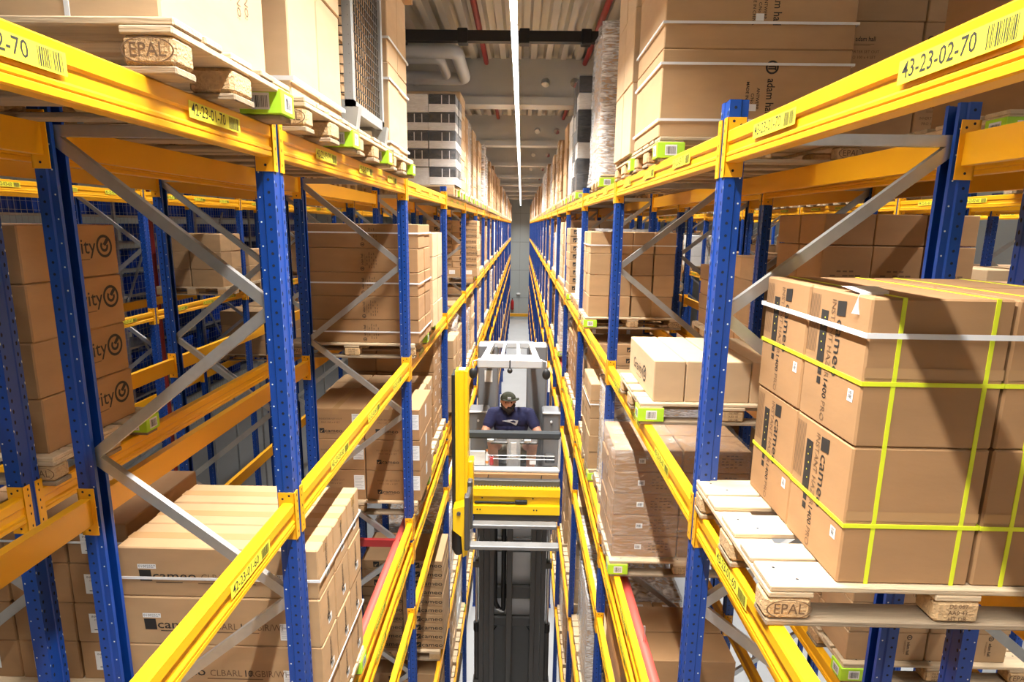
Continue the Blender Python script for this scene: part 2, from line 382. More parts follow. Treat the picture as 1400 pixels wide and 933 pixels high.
# ceiling light strips
def strip(x, y0, y1, lab, grp, power=1.0):
    fx = MB(); fx.box(-.035, .035, 0, 1.40, .02, .07, WHT); fxm = fx.mesh('housing')
    df = MB(); df.bbox(-.03, .03, .02, 1.38, -.012, .02, LAMPM, .008); dfm = df.mesh('diffuser')
    wr = MB(); wr.cyl((0, .2, .07), (0, .2, ZD-(H+1.95)), .004, CHR, 5); wr.cyl((0, 1.2, .07), (0, 1.2, ZD-(H+1.95)), .004, CHR, 5); wrm = wr.mesh('suspension_wire')
    ld = bpy.data.lights.new('aisle_optic', 'AREA'); ld.shape = 'RECTANGLE'; ld.size = .05; ld.size_y = 1.36; ld.energy = LAMP_W*power; ld.spread = math.radians(108); ld.color = (1, .975, .925)
    y = y0; i = 0
    while y < y1:
        t = empty('ceiling_light', (x, y, H+1.95)); tag(t, nth(i)+' '+lab, 'light', grp)
        lo_ = bpy.data.objects.new('lamp', ld); C.objects.link(lo_); lo_.parent = t; lo_.location = (0, .7, -.016)
        obj('housing', fxm, t); obj('diffuser', dfm, t); obj('suspension_wire', wrm, t)['kind'] = 'stuff'; y += 1.49; i += 1
strip(-.105, -7.0, 60, 'white strip light from the near end over the middle aisle', 'strip lights over the middle aisle')
strip(-4.25, -6.0, 40, 'white strip light from the near end over the left neighbouring aisle', 'strip lights over the left aisle', .28)
strip(4.15, -6.0, 40, 'white strip light from the near end over the right neighbouring aisle', 'strip lights over the right aisle', .42)
strip(8.3, -6.0, 30, 'white strip light from the near end over the far right aisle', 'strip lights over the far right aisle', .6)
# ceiling services
for i, x in enumerate((-.68, 1.1, -5.2, 5.6)):
    tag(obj('sprinkler_pipe', MB().cyl((x, cy0, ZD-.06), (x, cy1-.02, ZD-.06), .045, REDD, 10)),
        ['red sprinkler pipe under the roof, left of the light strip', 'red sprinkler pipe under the roof, right of the light strip', 'red sprinkler pipe under the roof above the left racks', 'red sprinkler pipe under the roof above the right racks'][i], 'pipe', 'roof pipes')
for i, y in enumerate((8.9, 30.9)):
    t = empty('cable_tray', (0, y, H+2.58)); tag(t, ['nearest black busbar tray crossing under the roof deck', 'far black busbar tray crossing under the roof deck'][i], 'cable tray', 'busbar trays')
    obj('tray', MB().box(cx0, cx1, -.06, .06, -.07, .07, BLK), t)
    for k in range(-8, 9): obj('clamp', MB().bbox(k*.86-.07, k*.86+.07, -.085, .085, -.10, .095, BLK, .01), t)
def bend(pts, r, seg=6):
    out = [Vector(pts[0])]
    for i in range(1, len(pts)-1):
        p = Vector(pts[i]); a = (Vector(pts[i-1])-p).normalized()*r; b_ = (Vector(pts[i+1])-p).normalized()*r
        for k in range(seg+1):
            t = k/seg; out.append((p+a)*(1-t)**2+p*2*t*(1-t)+(p+b_)*t*t)
    return out+[Vector(pts[-1])]
tag(obj('ventilation_pipe', MB().tube(bend([(-3.6, 9.12, H+2.45), (-.98, 9.12, H+2.45), (-1.0, 10.75, H+2.45), (-3.6, 10.75, H+2.45)], .16), .10, LIGHTG, 14)), 'large pale grey pipe looping below the roof deck, outer loop', 'pipe')
tag(obj('ventilation_pipe', MB().tube(bend([(-3.6, 9.42, H+2.42), (-1.25, 9.42, H+2.42), (-1.27, 10.45, H+2.42), (-3.6, 10.45, H+2.42)], .14), .07, LIGHTG, 14)), 'slimmer pale grey pipe nested inside the outer pipe loop', 'pipe')
sd = empty('smoke_detector', (.21, 5.8, H+2.12)); tag(sd, 'white round smoke detector under the nearest concrete roof beam', 'detector')
obj('base', MB().cyl((0, 0, 0), (0, 0, .06), .07, WHT, 16), sd); obj('sensor_cap', MB().cyl((0, 0, -.05), (0, 0, 0), .045, WHT, 16), sd)

# ------------------------------------------------------------------ pallet racks
PIT = 2.8; Y1 = 2.53
def yk(k): return Y1+PIT*(k-1)              # frame k stands between bay k-1 and bay k; bay 0 reaches to the near frame
LV = {70: H+.383, 60: H-1.255, 50: H-2.86, 45: H-3.117, 40: H-3.84, 30: H-5.944, 20: H-7.75}
BH = .125
def post_mesh(top):
    """upright: web towards +x at x=0, open side towards -x; y centred"""
    mb = MB(); o_ = [(0,-.05),(0,-.02),(-.006,-.014),(-.006,.014),(0,.02),(0,.05),(-.045,.05),(-.05,.042),(-.078,.042),(-.078,.024),(-.074,.024),(-.074,.038),(-.048,.038),(-.043,.046),(-.004,.046),(-.004,-.046),(-.043,-.046),(-.048,-.038),(-.074,-.038),(-.074,-.024),(-.078,-.024),(-.078,-.042),(-.05,-.042),(-.045,-.05)]
    mb.prism(o_, 'z', .01, top, BLUE)
    mb.v = [(v[0], v[1], v[2]) for v in mb.v]
    z = .1; i = 0
    while z < top-.03:
        for s in (-1, 1):
            mb.disc((-.024, s*.0506, z+.02), .0065, (0, s, 0), HOLE)
            mb.disc((.0006, s*.034, z), .0055, (1, 0, 0), HOLE, 5, .011)
            mb.disc((-.0046, s*.034, z), .006, (-1, 0, 0), DOT, 5, .008)  # light shining through the web hole, painted as a pale disc
            if i % 2 == 0: mb.disc((-.066, s*.0426, z), .0042, (0, s, 0), DOT, 5)
            if i % 2: mb.disc((.0006, s*.0475, z+.012), .0022, (1, 0, 0), DOT, 4, .008)
        z += .05; i += 1
    mb.box(-.10, .02, -.08, .08, 0, .01, BLUE)
    return mb.mesh('upright_post', False)
POST = post_mesh(H+.50)
def brace_mesh(w, h):
    """C-channel diagonal from (0,0) to (w,h) in x,z, y centred"""
    mb = MB(); l = math.hypot(w, h); a = math.atan2(h, w)
    pr = [(-.016,-.024),(.016,-.024),(.016,-.021),(-.013,-.021),(-.013,.021),(.016,.021),(.016,.024),(-.016,.024)]
    vs = []
    for t in (0, l):
        for p in pr: vs.append((t*math.cos(a)-p[1]*math.sin(a), p[0], t*math.sin(a)+p[1]*math.cos(a)))
    n = len(pr); mb.add(vs, [(i, n+i, n+(i+1) % n, (i+1) % n) for i in range(n)]+[tuple(range(n)), tuple(range(n, 2*n))[::-1]], GALV)
    for t in (0, l): mb.disc((t*math.cos(a), -.0175, t*math.sin(a)), .011, (0, -1, 0), CHR, 8)
    return mb.mesh('diagonal_brace', True)
def beam_mesh(conn):
    """beam along +y from 0 to 2.70, face towards +x at x=0, top at z=0"""
    mb = MB(); L_ = 2.70
    pr = [(-.05,0),(-.006,0),(0,-.006),(0,-.045),(-.008,-.052),(-.008,-.082),(.0,-.090),(.0,-.098),(-.004,-.102),(0,-.106),(0,-BH+.004),(-.004,-BH),(-.05,-BH)]
    mb.prism([(p[0], p[1]) for p in pr], 'y', .003, L_-.003, YEL)
    if conn:
        for y, s in ((0, 1), (L_, -1)): conn_into(mb, y, s)
    return mb.mesh('beam', True)
def conn_into(mb, y, s):
    """L-shaped end plate at a post, s=+1 at the near end"""
    mb.box(-.07, .004, y-s*.0, y+s*.004, -BH-.055, .05, YEL)
    mb.box(.001, .006, y-s*.034, y+s*.004, -BH-.055, .05, YEL)
    for zz in (.03, .0, -.05, -.09, -.15):
        mb.disc((.0065, y-s*.02, zz), .004, (1, 0, 0), HOLE, 5, .008)
    for xx, zz in ((-.02, .035), (-.05, .02), (-.03, -BH-.03)): mb.disc((xx, y+s*.0046 if s > 0 else y-.0046, zz), .006, (0, s, 0), HOLE, 6)
BEAM = beam_mesh(False); BEAMC = beam_mesh(True)
CONN = []
for s in (1, -1):
    mb = MB(); conn_into(mb, 0, s); CONN.append(mb.mesh('end_plate'))
def loc_label(text, near):
    mb = MB(); mb.box(-.165, .165, -.025, .025, -.0004, .0004, STICK); add_text(mb, text, INK, -.045, .001, .050, .0009, .004, .86); barcode(mb, .085, .155, -.020, .020, .0009, sum(map(ord, text)) % 997, 14); return mb.mesh('location_label')
def flipx(me):
    """mirror in x so that a part made for the left rack fits the right one"""
    n = me.copy(); n.transform(Matrix.Scale(-1, 4, (1, 0, 0))); n.flip_normals(); return n
PF, BF, BCF = flipx(POST), flipx(BEAM), flipx(BEAMC); CF = [flipx(c) for c in CONN]
def rack(xf, side, k0, k1, name, label, levels, rowno=None, aisle_front=True, nlab=0, detail=3, low=0):
    """xf: x of the front face; side +1: the front faces +x. frames k0..k1, bays k0..k1-1"""
    r = empty('pallet_rack', (xf, yk(k0), 0)); tag(r, label, 'rack', 'pallet racks')
    y0 = yk(k0); D = .985; s = side
    pm, qm = (POST, PF) if s > 0 else (PF, POST)
    ds = brace_mesh(D-.11, .70); dsr = brace_mesh(D-.11, -.70)
    for k in range(k0, k1+1):
        y = yk(k)-y0
        obj('upright_post', pm, r, (0, y, 0)); obj('upright_post', qm, r, (-s*D, y, 0))
        # horizontal at the top and zigzag diagonals
        top = H+.335; zz = top; j = 0
        hb = MB(); hb.box(-s*.05, -s*(D-.05), -.016, .016, top-.0, top+.045, GALV); 
        if k == k0: HB = hb.mesh('horizontal_brace')
        obj('horizontal_brace', HB, r, (0, y, 0))
        xr, xl = max(-s*.055, -s*(D-.055)), min(-s*.055, -s*(D-.055))
        while zz-.70 > max(.2, low):
            # even nodes at the rear, odd nodes at the front
            rear_first = (j % 2 == 0)
            falls_right = rear_first if s > 0 else not rear_first
            obj('diagonal_brace', dsr if falls_right else ds, r, (xl, y, zz if falls_right else zz-.70)); zz -= .70; j += 1
    for k in range(k0, k1):
        y = yk(k)-y0+.05
        for lv in levels:
            if LV[lv] < low: continue
            for back in (0, 1):
                if lv in (45, 40) and back and abs(xf) < 1.5: continue
                ss = s if not back else -s; X = 0 if not back else -s*D
                near = k < detail
                bmesh_ = (BEAM if near else BEAMC) if ss > 0 else (BF if near else BCF)
                o = obj('beam', bmesh_, r, (X, y, LV[lv]))
                if near:
                    for e in (0, 1): obj('end_plate', (CONN if ss > 0 else CF)[e], o, (0, 2.70*e, 0))
                isaisle = (back == 0) == aisle_front
                if isaisle and rowno and k < nlab and lv in (70, 60, 50, 45, 40):
                    for q, yy in ((1, 2.17 if k else 2.26), (2, 1.38 if k else 1.44), (3, .59)):
                        if k == 0 and q == 3: continue
                        t = '%d-%02d-%02d-%02d' % (rowno, 23-k, q, lv)
                        lm = loc_label(t, 1) if k < 2 else loc_label('%d-%02d-%02d-%02d' % (rowno, 22, q, 60), 1)
                        lo = obj('location_label', lm, o, (ss*.0016, yy, -.048)); lo.rotation_euler = (PI/2, 0, ss*PI/2)
    return r
XL, XR = -1.015, .8165
AL = (70, 60, 50, 45, 40, 30, 20)
rack(XL, 1, 0, 21, 'a', 'blue and yellow pallet rack forming the left side of the middle aisle', AL, 42, True, 4, 4)
rack(XR, -1, 0, 21, 'b', 'blue and yellow pallet rack forming the right side of the middle aisle', AL, 43, True, 4, 4)
BLV = (70, 60, 50, 40)
rack(-2.26, 1, 0, 9, 'c', 'blue and yellow pallet rack standing back to back behind the left aisle rack', BLV, None, False, 0, 2, H-5)
rack(2.10, -1, 0, 9, 'd', 'blue and yellow pallet rack standing back to back behind the right aisle rack', BLV, None, False, 0, 3, H-5)
rack(-5.12, 1, 2, 9, 'e', 'blue and yellow pallet rack across the left neighbouring aisle, before the blue crates', (70, 60, 50), 41, True, 7, 0, H-4.5)
rack(5.0, -1, 1, 11, 'f', 'blue and yellow pallet rack across the right neighbouring aisle', (70, 60), 44, True, 8, 0, H-3)
rack(6.25, -1, 1, 10, 'g', 'blue and yellow pallet rack second beyond the right neighbouring aisle', (70, 60), None, False, 0, 0, H-3)
rack(9.2, -1, 2, 10, 'h', 'farthest blue and yellow pallet rack on the right side', (70, 60), 45, True, 6, 0, H-3)
# red in-rack sprinkler pipes under the third shelf
for x, nm in ((XL-.13, 'left'), (XR+.13, 'right')):
    p = empty('rack_sprinkler_pipe', (x, 0, H-3.02)); tag(p, 'red sprinkler pipe running along inside the %s aisle rack' % nm, 'pipe', 'rack sprinkler pipes')
    obj('pipe', MB().cyl((0, .2, 0), (0, 58, 0), .04, REDP, 12), p)
    for k in range(1, 12): obj('pipe_hanger', MB().box(-.006, .006, yk(k)+1.3, yk(k)+1.32, .03, .16, CHR), p)
for k in range(2, 9):
    for x, s, nm in ((XL, -1, 'left'), (XR, 1, 'right')):
        tag(obj('red_crossbar', MB().box(x+s*.08, x+s*.92, -.02, .02, -.035, .035, REDD), None, (0, yk(k)-.14, H-2.70-.32)), 'red crossbar under the third shelf at the %s frame of the %s rack' % (ORD[k-1], nm), 'crossbar', 'red crossbars')

# ------------------------------------------------------------------ pallets
def pallet_parts():
    d = {}
    wd = MB().bbox(-.6, .6, -.0725, .0725, 0, .022, WOOD, .004)
    for nx_ in (-.55, -.50, -.03, .03, .50, .55): wd.disc((nx_, .03 if abs(nx_) > .51 or nx_ > 0 else -.035, .0226), .0055, (0, 0, 1), HOLE, 6)
    d['wide'] = wd.mesh('deck_board')
    d['slim'] = MB().bbox(-.6, .6, -.05, .05, 0, .022, WOOD, .004).mesh('deck_board')
    d['cross'] = MB().bbox(-.0725, .0725, -.4, .4, 0, .022, WOOD, .004).mesh('cross_board')
    d['block'] = MB().bbox(-.0725, .0725, -.05, .05, 0, .078, WOODS, .012).mesh('block')
    d['cblock'] = MB().bbox(-.0725, .0725, -.0725, .0725, 0, .078, WOODS, .012).mesh('block')
    d['bot'] = MB().bbox(-.6, .6, -.05, .05, 0, .022, WOODX, .004).mesh('bottom_board')
    d['botc'] = MB().bbox(-.6, .6, -.0725, .0725, 0, .022, WOODX, .004).mesh('bottom_board')
    mb = MB(); add_text(mb, 'EPAL', INKB, 0, 0, .052, 0, .002, .9)
    ring(mb, 0, 0, 1, 1.07, INKB); mb.v = [v if i < len(mb.v)-50 else (v[0]*.068, v[1]*.032, v[2]) for i, v in enumerate(mb.v)]
    d['epal'] = mb.mesh('burnt_mark')
    mb = MB()
    for i, t in enumerate(('DE 087', 'AA0 43', 'HT DB')): add_text(mb, t, INKB, 0, .022-i*.022, .02)
    d['stamp'] = mb.mesh('burnt_mark')
    return d
PP = pallet_parts()
def pal_simple():
    mb = MB()
    for y, w_ in ((-.3275, .145), (-.1875, .1), (0, .145), (.1875, .1), (.3275, .145)): mb.box(-.6, .6, y-w_/2, y+w_/2, .122, .144, WOOD)
    for x in (-.5275, 0, .5275):
        mb.box(x-.0725, x+.0725, -.4, .4, .1, .122, WOOD)
        for y, w_ in ((-.35, .1), (0, .145), (.35, .1)): mb.box(x-.0725, x+.0725, y-w_/2, y+w_/2, .022, .1, WOODS)
    for y, w_ in ((-.35, .1), (0, .145), (.35, .1)): mb.box(-.6, .6, y-w_/2, y+w_/2, 0, .022, WOODX)
    return mb
PALS = pal_simple(); PALM = PALS.mesh('pallet')
def lime_tag():
    mb = MB(); mb.bbox(-.082, .082, -.062, .062, .022, .112, LIME, .003)
    for f_ in range(2):
        pass
    return mb.mesh('lime_tag')
LT = lime_tag()
mb = MB(); rect(mb, -.035, .035, -.03, .03, PAPER); barcode(mb, -.028, .028, -.022, .02, .0006, 8, 12); LTB = mb.mesh('barcode_sticker')
PALLETS = []
def pallet(xc, yc, z, side, detail=0, tagged=True, label='', flag=None):
    PALLETS.append(dict(x=xc, y=yc, z=z, side=side, detail=detail, tagged=tagged, label=label))
def build_pallet(p):
    x, y, z, s = p['x'], p['y'], p['z'], p['side']
    r = empty('pallet', (x, y, z)) if p['detail'] else obj('pallet', PALM, None, (x, y, z))
    tag(r, p['label'], 'pallet', 'wooden pallets in the racks')
    if p['detail']:
        jit = lambda: random.uniform(-.004, .004)
        for yy, k in ((-.3275, 'wide'), (-.1875, 'slim'), (0, 'wide'), (.1875, 'slim'), (.3275, 'wide')): obj('deck_board', PP[k], r, (jit(), yy, .122))
        for xx in (-.5275, 0, .5275):
            obj('cross_board', PP['cross'], r, (xx, jit(), .1))
            for yy, k in ((-.35, 'block'), (0, 'cblock'), (.35, 'block')):
                bl = obj('block', PP[k], r, (xx+jit(), yy, .022))
                if yy < 0:
                    dm = obj('burnt_mark', PP['stamp' if xx == 0 else 'epal'], bl, (0, -.0512, .039)); dm.rotation_euler = (PI/2, 0, 0)
        for yy, k in ((-.35, 'bot'), (0, 'botc'), (.35, 'bot')): obj('bottom_board', PP[k], r, (0, yy, 0))
    if p['tagged']:
        ys = .345 if s > 0 else -.345; t = obj('lime_tag', LT, r, (s*.53, ys, .0)); t['label'] = 'lime green card sleeve with barcode'
        a = obj('barcode_sticker', LTB, t, (s*.0832, 0, .067)); a.rotation_euler = (PI/2, 0, s*PI/2)
        a = obj('barcode_sticker', LTB, t, (0, -.0632, .067)); a.rotation_euler = (PI/2, 0, 0)
    return r

# ------------------------------------------------------------------ cartons
CART = []; MESHC = {}; PRI = [3.0]
LAYER = lambda i, n: 'top' if i == n-1 else 'bottom' if i == 0 else 'middle' if n == 3 else ORD[i]+'-layer'
def carton_mesh(w_, d_, h_, mt, tape):
    k = (round(w_, 3), round(d_, 3), round(h_, 3), mt.name)
    if k not in MESHC: MESHC[k] = MB().bbox(-w_/2, w_/2, -d_/2, d_/2, 0, h_, mt, .006).mesh('carton')
    return MESHC[k]
def stack(side, xa, yn, z0, W, D, nx, ny, nz, h, mt, desc, where, prints=(), exp=1, tape=0, straps=(), gap=.010, skip=(), mats=None):
    """block of cartons: aisle-side face at xa, nearest face at yn, bottom at z0. side +1: rack left of the aisle"""
    cw, cd = W/nx, D/ny
    for iz in range(nz):
        for ix in range(nx):
            for iy in range(ny):
                if (ix, iy, iz) in skip: continue
                if not (ix == 0 or iy == 0 or iz == nz-1): continue
                j = random.uniform(-.004, .004)
                x = xa-side*(ix+.5)*cw+j; y = yn+(iy+.5)*cd+random.uniform(-.003, .003); z = z0+iz*h
                pos = []
                if nz > 1: pos.append(LAYER(iz, nz))
                if nx > 1: pos.append('aisle-side' if ix == 0 else 'inner' if ix == nx-1 else 'central' if nx == 3 else ORD[ix]+'-column')
                if ny > 1: pos.append('front' if iy == 0 else 'back' if iy == ny-1 else 'mid-row')
                lab = ' '.join(pos+[desc, where])
                near, ais, top = iy == 0, ix == 0, iz == nz-1
                ar = (cw*h if near else 0)+(cd*h*.35 if ais else 0)+(cw*cd*.3 if top and z < H else 0)
                CART.append(dict(x=x, y=y, z=z, w=cw-gap, d=cd-gap, h=h-.002, mat=((mats(ix, iy, iz) if callable(mats) else mats[(ix+iy+iz) % len(mats)]) if mats else mt), label=lab, prints=prints, side=side, near=near, ais=ais, top=top, exp=exp, size=PRI[0]*ar/(y*y+x*x+.1), tape=tape, straps=straps))
def place_decal(o, c, face, kind, u, v, sc, rot=0):
    e = .0012; s = c['side']
    if face == 'near': loc = (u, -c['d']/2-e, c['h']/2+v); R_ = Matrix.Rotation(PI/2, 4, 'X')
    elif face == 'aisle': loc = (s*(c['w']/2+e), s*u, c['h']/2+v); R_ = Matrix.Rotation(s*PI/2, 4, 'Z') @ Matrix.Rotation(PI/2, 4, 'X')
    else: loc = (u, v, c['h']+e); R_ = Matrix.Identity(4)
    nm = 'paper_label' if 'label' in kind or kind == 'tag' else 'printed_mark'
    d = obj(nm, decal(kind), o); d.matrix_local = Matrix.Translation(loc) @ R_ @ Matrix.Rotation(rot, 4, 'Z') @ Matrix.Scale(sc, 4); return d
def build_carton(c):
    o = obj('carton', carton_mesh(c['w'], c['d'], c['h'], c['mat'], 0), None, (c['x'], c['y'], c['z']))
    tag(o, c['label'], 'carton', 'cartons stacked in the racks')
    w2, d2, h2 = c['w']/2, c['d']/2, c['h']
    if c['exp']:
        for p in c['prints']:
            if (p[0] == 'near' and c['near']) or (p[0] == 'aisle' and c['ais']) or (p[0] == 'top' and c['top']): place_decal(o, c, *p)
        if c['tape'] and c['top']:
            if c['tape'] == 1: t = MB().box(-.03, .03, -d2-.0008, d2+.0008, h2-.06, h2+.0008, TAPE)
            else: t = MB().box(-w2-.0008, w2+.0008, -.03, .03, h2-.06, h2+.0008, TAPE)
            obj('tape', t, o)
        for (kind, pos, mt, wd) in c['straps']:
            e = .002; mb = MB()
            if kind == 'x':       # loop in the plane x = pos
                mb.box(pos-wd/2, pos+wd/2, -d2-e, -d2, 0, h2, mt); mb.box(pos-wd/2, pos+wd/2, d2, d2+e, 0, h2, mt); mb.box(pos-wd/2, pos+wd/2, -d2-e, d2+e, h2, h2+e, mt)
            elif kind == 'y':
                mb.box(-w2-e, -w2, pos-wd/2, pos+wd/2, 0, h2, mt); mb.box(w2, w2+e, pos-wd/2, pos+wd/2, 0, h2, mt); mb.box(-w2-e, w2+e, pos-wd/2, pos+wd/2, h2, h2+e, mt)
            else:                 # horizontal loop at height pos
                mb.box(-w2-e*1.6, w2+e*1.6, -d2-e*1.6, -d2, pos-wd/2, pos+wd/2, mt); mb.box(-w2-e*1.6, w2+e*1.6, d2, d2+e*1.6, pos-wd/2, pos+wd/2, mt)
                mb.box(-w2-e*1.6, -w2, -d2, d2, pos-wd/2, pos+wd/2, mt); mb.box(w2, w2+e*1.6, -d2, d2, pos-wd/2, pos+wd/2, mt)
            obj('strap', mb, o)
    return o
def band(x0, x1, y0, y1, z, wd, label, mt=None, vert=None, z1=None):
    """white strapping band round a whole load; vert: a loop over the top at this x"""
    mt = mt or STRW; e = .003; mb = MB()
    if vert is None:
        mb.box(x0-e, x1+e, y0-e, y0, z, z+wd, mt); mb.box(x0-e, x1+e, y1, y1+e, z, z+wd, mt); mb.box(x0-e, x0, y0, y1, z, z+wd, mt); mb.box(x1, x1+e, y0, y1, z, z+wd, mt)
    else:
        mb.box(vert, vert+wd, y0-e, y0, z, z1, mt); mb.box(vert, vert+wd, y1, y1+e, z, z1, mt); mb.box(vert, vert+wd, y0-e, y1+e, z1, z1+e, mt)
    tag(obj('strapping_band', mb), label, 'strap', 'strapping bands')
def wrap(x0, x1, y0, y1, z0, z1, label, mt=None, seg=7, amp=.012):
    """stretch film bag: a wavy thin shell around a load"""
    rr = random.Random(int(abs(x0*1000+y0*77+z0*13))); per = []
    for i in range(seg): per.append((x0+(x1-x0)*i/seg, y0))
    for i in range(seg): per.append((x1, y0+(y1-y0)*i/seg))
    for i in range(seg): per.append((x1-(x1-x0)*i/seg, y1))
    for i in range(seg): per.append((x0, y1-(y1-y0)*i/seg))
    cx_, cy_ = (x0+x1)/2, (y0+y1)/2; n = len(per); rows = 9; vs = []
    for k in range(rows+1):
        z = z0+(z1-z0)*k/rows
        for (a, b_) in per:
            q = rr.uniform(.004, amp)*(2.0 if k in (0, rows) else 1)
            vs.append((a+math.copysign(q, a-cx_), b_+math.copysign(q, b_-cy_), z+rr.uniform(-.006, .006)))
    fs = [(k*n+i, k*n+(i+1) % n, (k+1)*n+(i+1) % n, (k+1)*n+i) for k in range(rows) for i in range(n)]
    fs.append(tuple(rows*n+i for i in range(n)))
    mb = MB(); mb.add(vs, fs, mt or WRAP, True)
    tag(obj('stretch_wrap', mb), label, 'wrap', 'stretch wrap round pallet loads')
T70, T60, T50 = LV[70]+.144, LV[60]+.144, LV[50]+.144
PXL, PXR = XL-.512, XR+.59          # pallet centre lines of the two aisle racks
def load_pallet(side, xc, yn, lv, where, detail=1, tagged=True, dx=0):
    if lv < 70 and xc == PXL: dx -= .06 if detail else .105
    pallet(xc+dx, yn+.4, LV[lv], side, detail, tagged, 'wooden pallet '+where)

# ---- left aisle rack, loads read off the photograph
load_pallet(1, PXL, 1.67, 70, 'with burnt marks jutting over the upper left beam, nearest')
stack(1, -1.0, 1.755, T70, 1.1, .70, 2, 1, 2, .62, CB3, 'large pale carton with shipping marks', 'on the nearest upper left pallet', [('aisle', 'shipmark', .05, -.05, 1.0, -PI/2+.0)], tape=0)
for i, xx in enumerate((-1.58, -1.27)): band(0, 0, 1.755, 2.455, T70, .014, ['rear', 'aisle side'][i]+' white strap over the nearest upper left cartons', None, xx, T70+1.245)
load_pallet(1, PXL, 2.64, 70, 'under strapped cartons, just past the nearest left post')
stack(1, -.99, 2.68, T70, 1.1, .74, 2, 2, 2, .55, CB3, 'tall pale strapped carton', 'beside the wire cage, top left shelf', exp=1)
for i, z in enumerate((.07, .66)): band(-2.09, -.985, 2.675, 3.425, T70+z, .018, ['lower', 'upper'][i]+' white strap round the cartons beside the wire cage')
load_pallet(1, PXL, 3.50, 70, 'under the wire cage on the top left shelf')
load_pallet(1, PXL, 4.42, 70, 'under cartons at the far end of the second left bay')
stack(1, -.96, 4.46, T70, 1.1, .72, 1, 2, 2, .60, CB3, 'pale strapped carton', 'behind the wire cage, top left shelf')
stack(1, -.90, 4.40, T70+1.203, 1.1, .78, 1, 1, 1, .45, CB1, 'wide overhanging carton', 'on top of the stack behind the wire cage')
for i, z in enumerate((.05, .48, .75)): band(-2.06, -.955, 4.455, 5.185, T70+z, .016, ['lowest', 'middle', 'uppermost'][i]+' white strap round the stack behind the wire cage')
load_pallet(1, PXL, 8.26, 70, 'under the black and white wrapped boxes, top left shelf', 0)
stack(1, -.90, 8.30, T70, 1.1, .76, 3, 2, 5, .235, CBK, 'black or white glossy box', 'in the wrapped left stack', mats=lambda i, j, k: (CBW if k in (0, 4) else CBK) if i == 1 else (CBK if i == 0 else CBW), exp=1, prints=[('near', 'whiteband', 0, -.06, 1), ('aisle', 'whiteband', 0, -.06, 1)])
wrap(-2.0, -.90, 8.30, 9.06, T70, T70+1.18, 'clear film round the black and white boxes, top left shelf', WRAPT)
load_pallet(1, PXL, 5.43, 60, 'under the long cartons with rotated logo, second left shelf')
stack(1, -.94, 5.46, T60, 1.1, .70, 1, 2, 5, .222, CB2, 'long brown carton', 'on the left middle shelf behind the second frame', [('near', 'adamhall_logo', .03, 0, .45, PI/2), ('near', 'smallprint', .12, 0, .6, PI/2)])
for i, z in enumerate((.10, .56, 1.02)): band(-2.04, -.935, 5.455, 6.165, T60+z, .014, ['lowest', 'middle', 'uppermost'][i]+' white strap round the long brown cartons')
load_pallet(1, PXL, 6.32, 60, 'under pale cartons, second left shelf', 0)
stack(1, -.94, 6.36, T60, 1.1, .72, 2, 2, 4, .255, CB3, 'pale carton with tape', 'next behind the long brown cartons')
load_pallet(1, PXL, 5.43, 50, 'under six printed cartons with white labels, third left shelf')
stack(1, -.95, 5.46, T50, 1.1, .74, 2, 1, 3, .317, CB2, 'brown carton with logo and white label', 'on the lower left shelf', [('near', 'cameo', -.05, -.07, .55), ('near', 'article', -.05, .03, 1.0), ('near', 'label', .21, .03, .95), ('aisle', 'label', .0, .04, .8)], tape=1)
load_pallet(1, PXL, 2.60, 50, 'under long printed cartons at the lower left')
stack(1, -.99, 2.68, T50, 1.03, .75, 1, 3, 4, .275, CB2, 'long printed brown carton', 'on the lower left pallet', [('near', 'cameo_long', -.05, -.02, .72), ('aisle', 'cameo', .0, .03, .4, PI/2), ('aisle', 'tag', .02, -.06, .8), ('near', 'label', .33, -.05, .6)], tape=2, mats=[CB1])
for i, z in enumerate((.30, .93)): band(-2.02, -.988, 2.675, 3.43, T50+z, .014, ['lower', 'upper'][i]+' white strap round the long printed cartons')
load_pallet(1, PXL, 12.8, 60, 'under flat printed cartons far down the left shelf', 0)
stack(1, -.94, 12.82, T60, 1.1, .74, 3, 1, 1, .20, CB1, 'labelled carton', 'under the flat printed cartons, left middle shelf', [('near', 'label', 0, 0, .8, PI/2)])
stack(1, -.94, 12.82, T60+.2, 1.1, .74, 2, 1, 8, .125, CB1, 'flat printed carton', 'in the tall left stack', [('near', 'cameo', .08, 0, .9)])
load_pallet(1, PXL, 8.26, 50, 'under labelled cartons, third left shelf', 0)
stack(1, -.94, 8.3, T50, 1.1, .74, 3, 2, 4, .27, CB1, 'square carton with white label', 'left lower shelf', [('near', 'label', .0, .02, .6)])
# flat printed cartons low in the left rack
load_pallet(1, PXL, 7.16, 30, 'under flat printed cartons low in the left rack', 0)
stack(1, -.99, 7.2, LV[30]+.144, 1.1, .74, 2, 1, 10, .135, CB1, 'flat printed carton', 'low in the left rack', [('near', 'cameo', .08, 0, .95)])
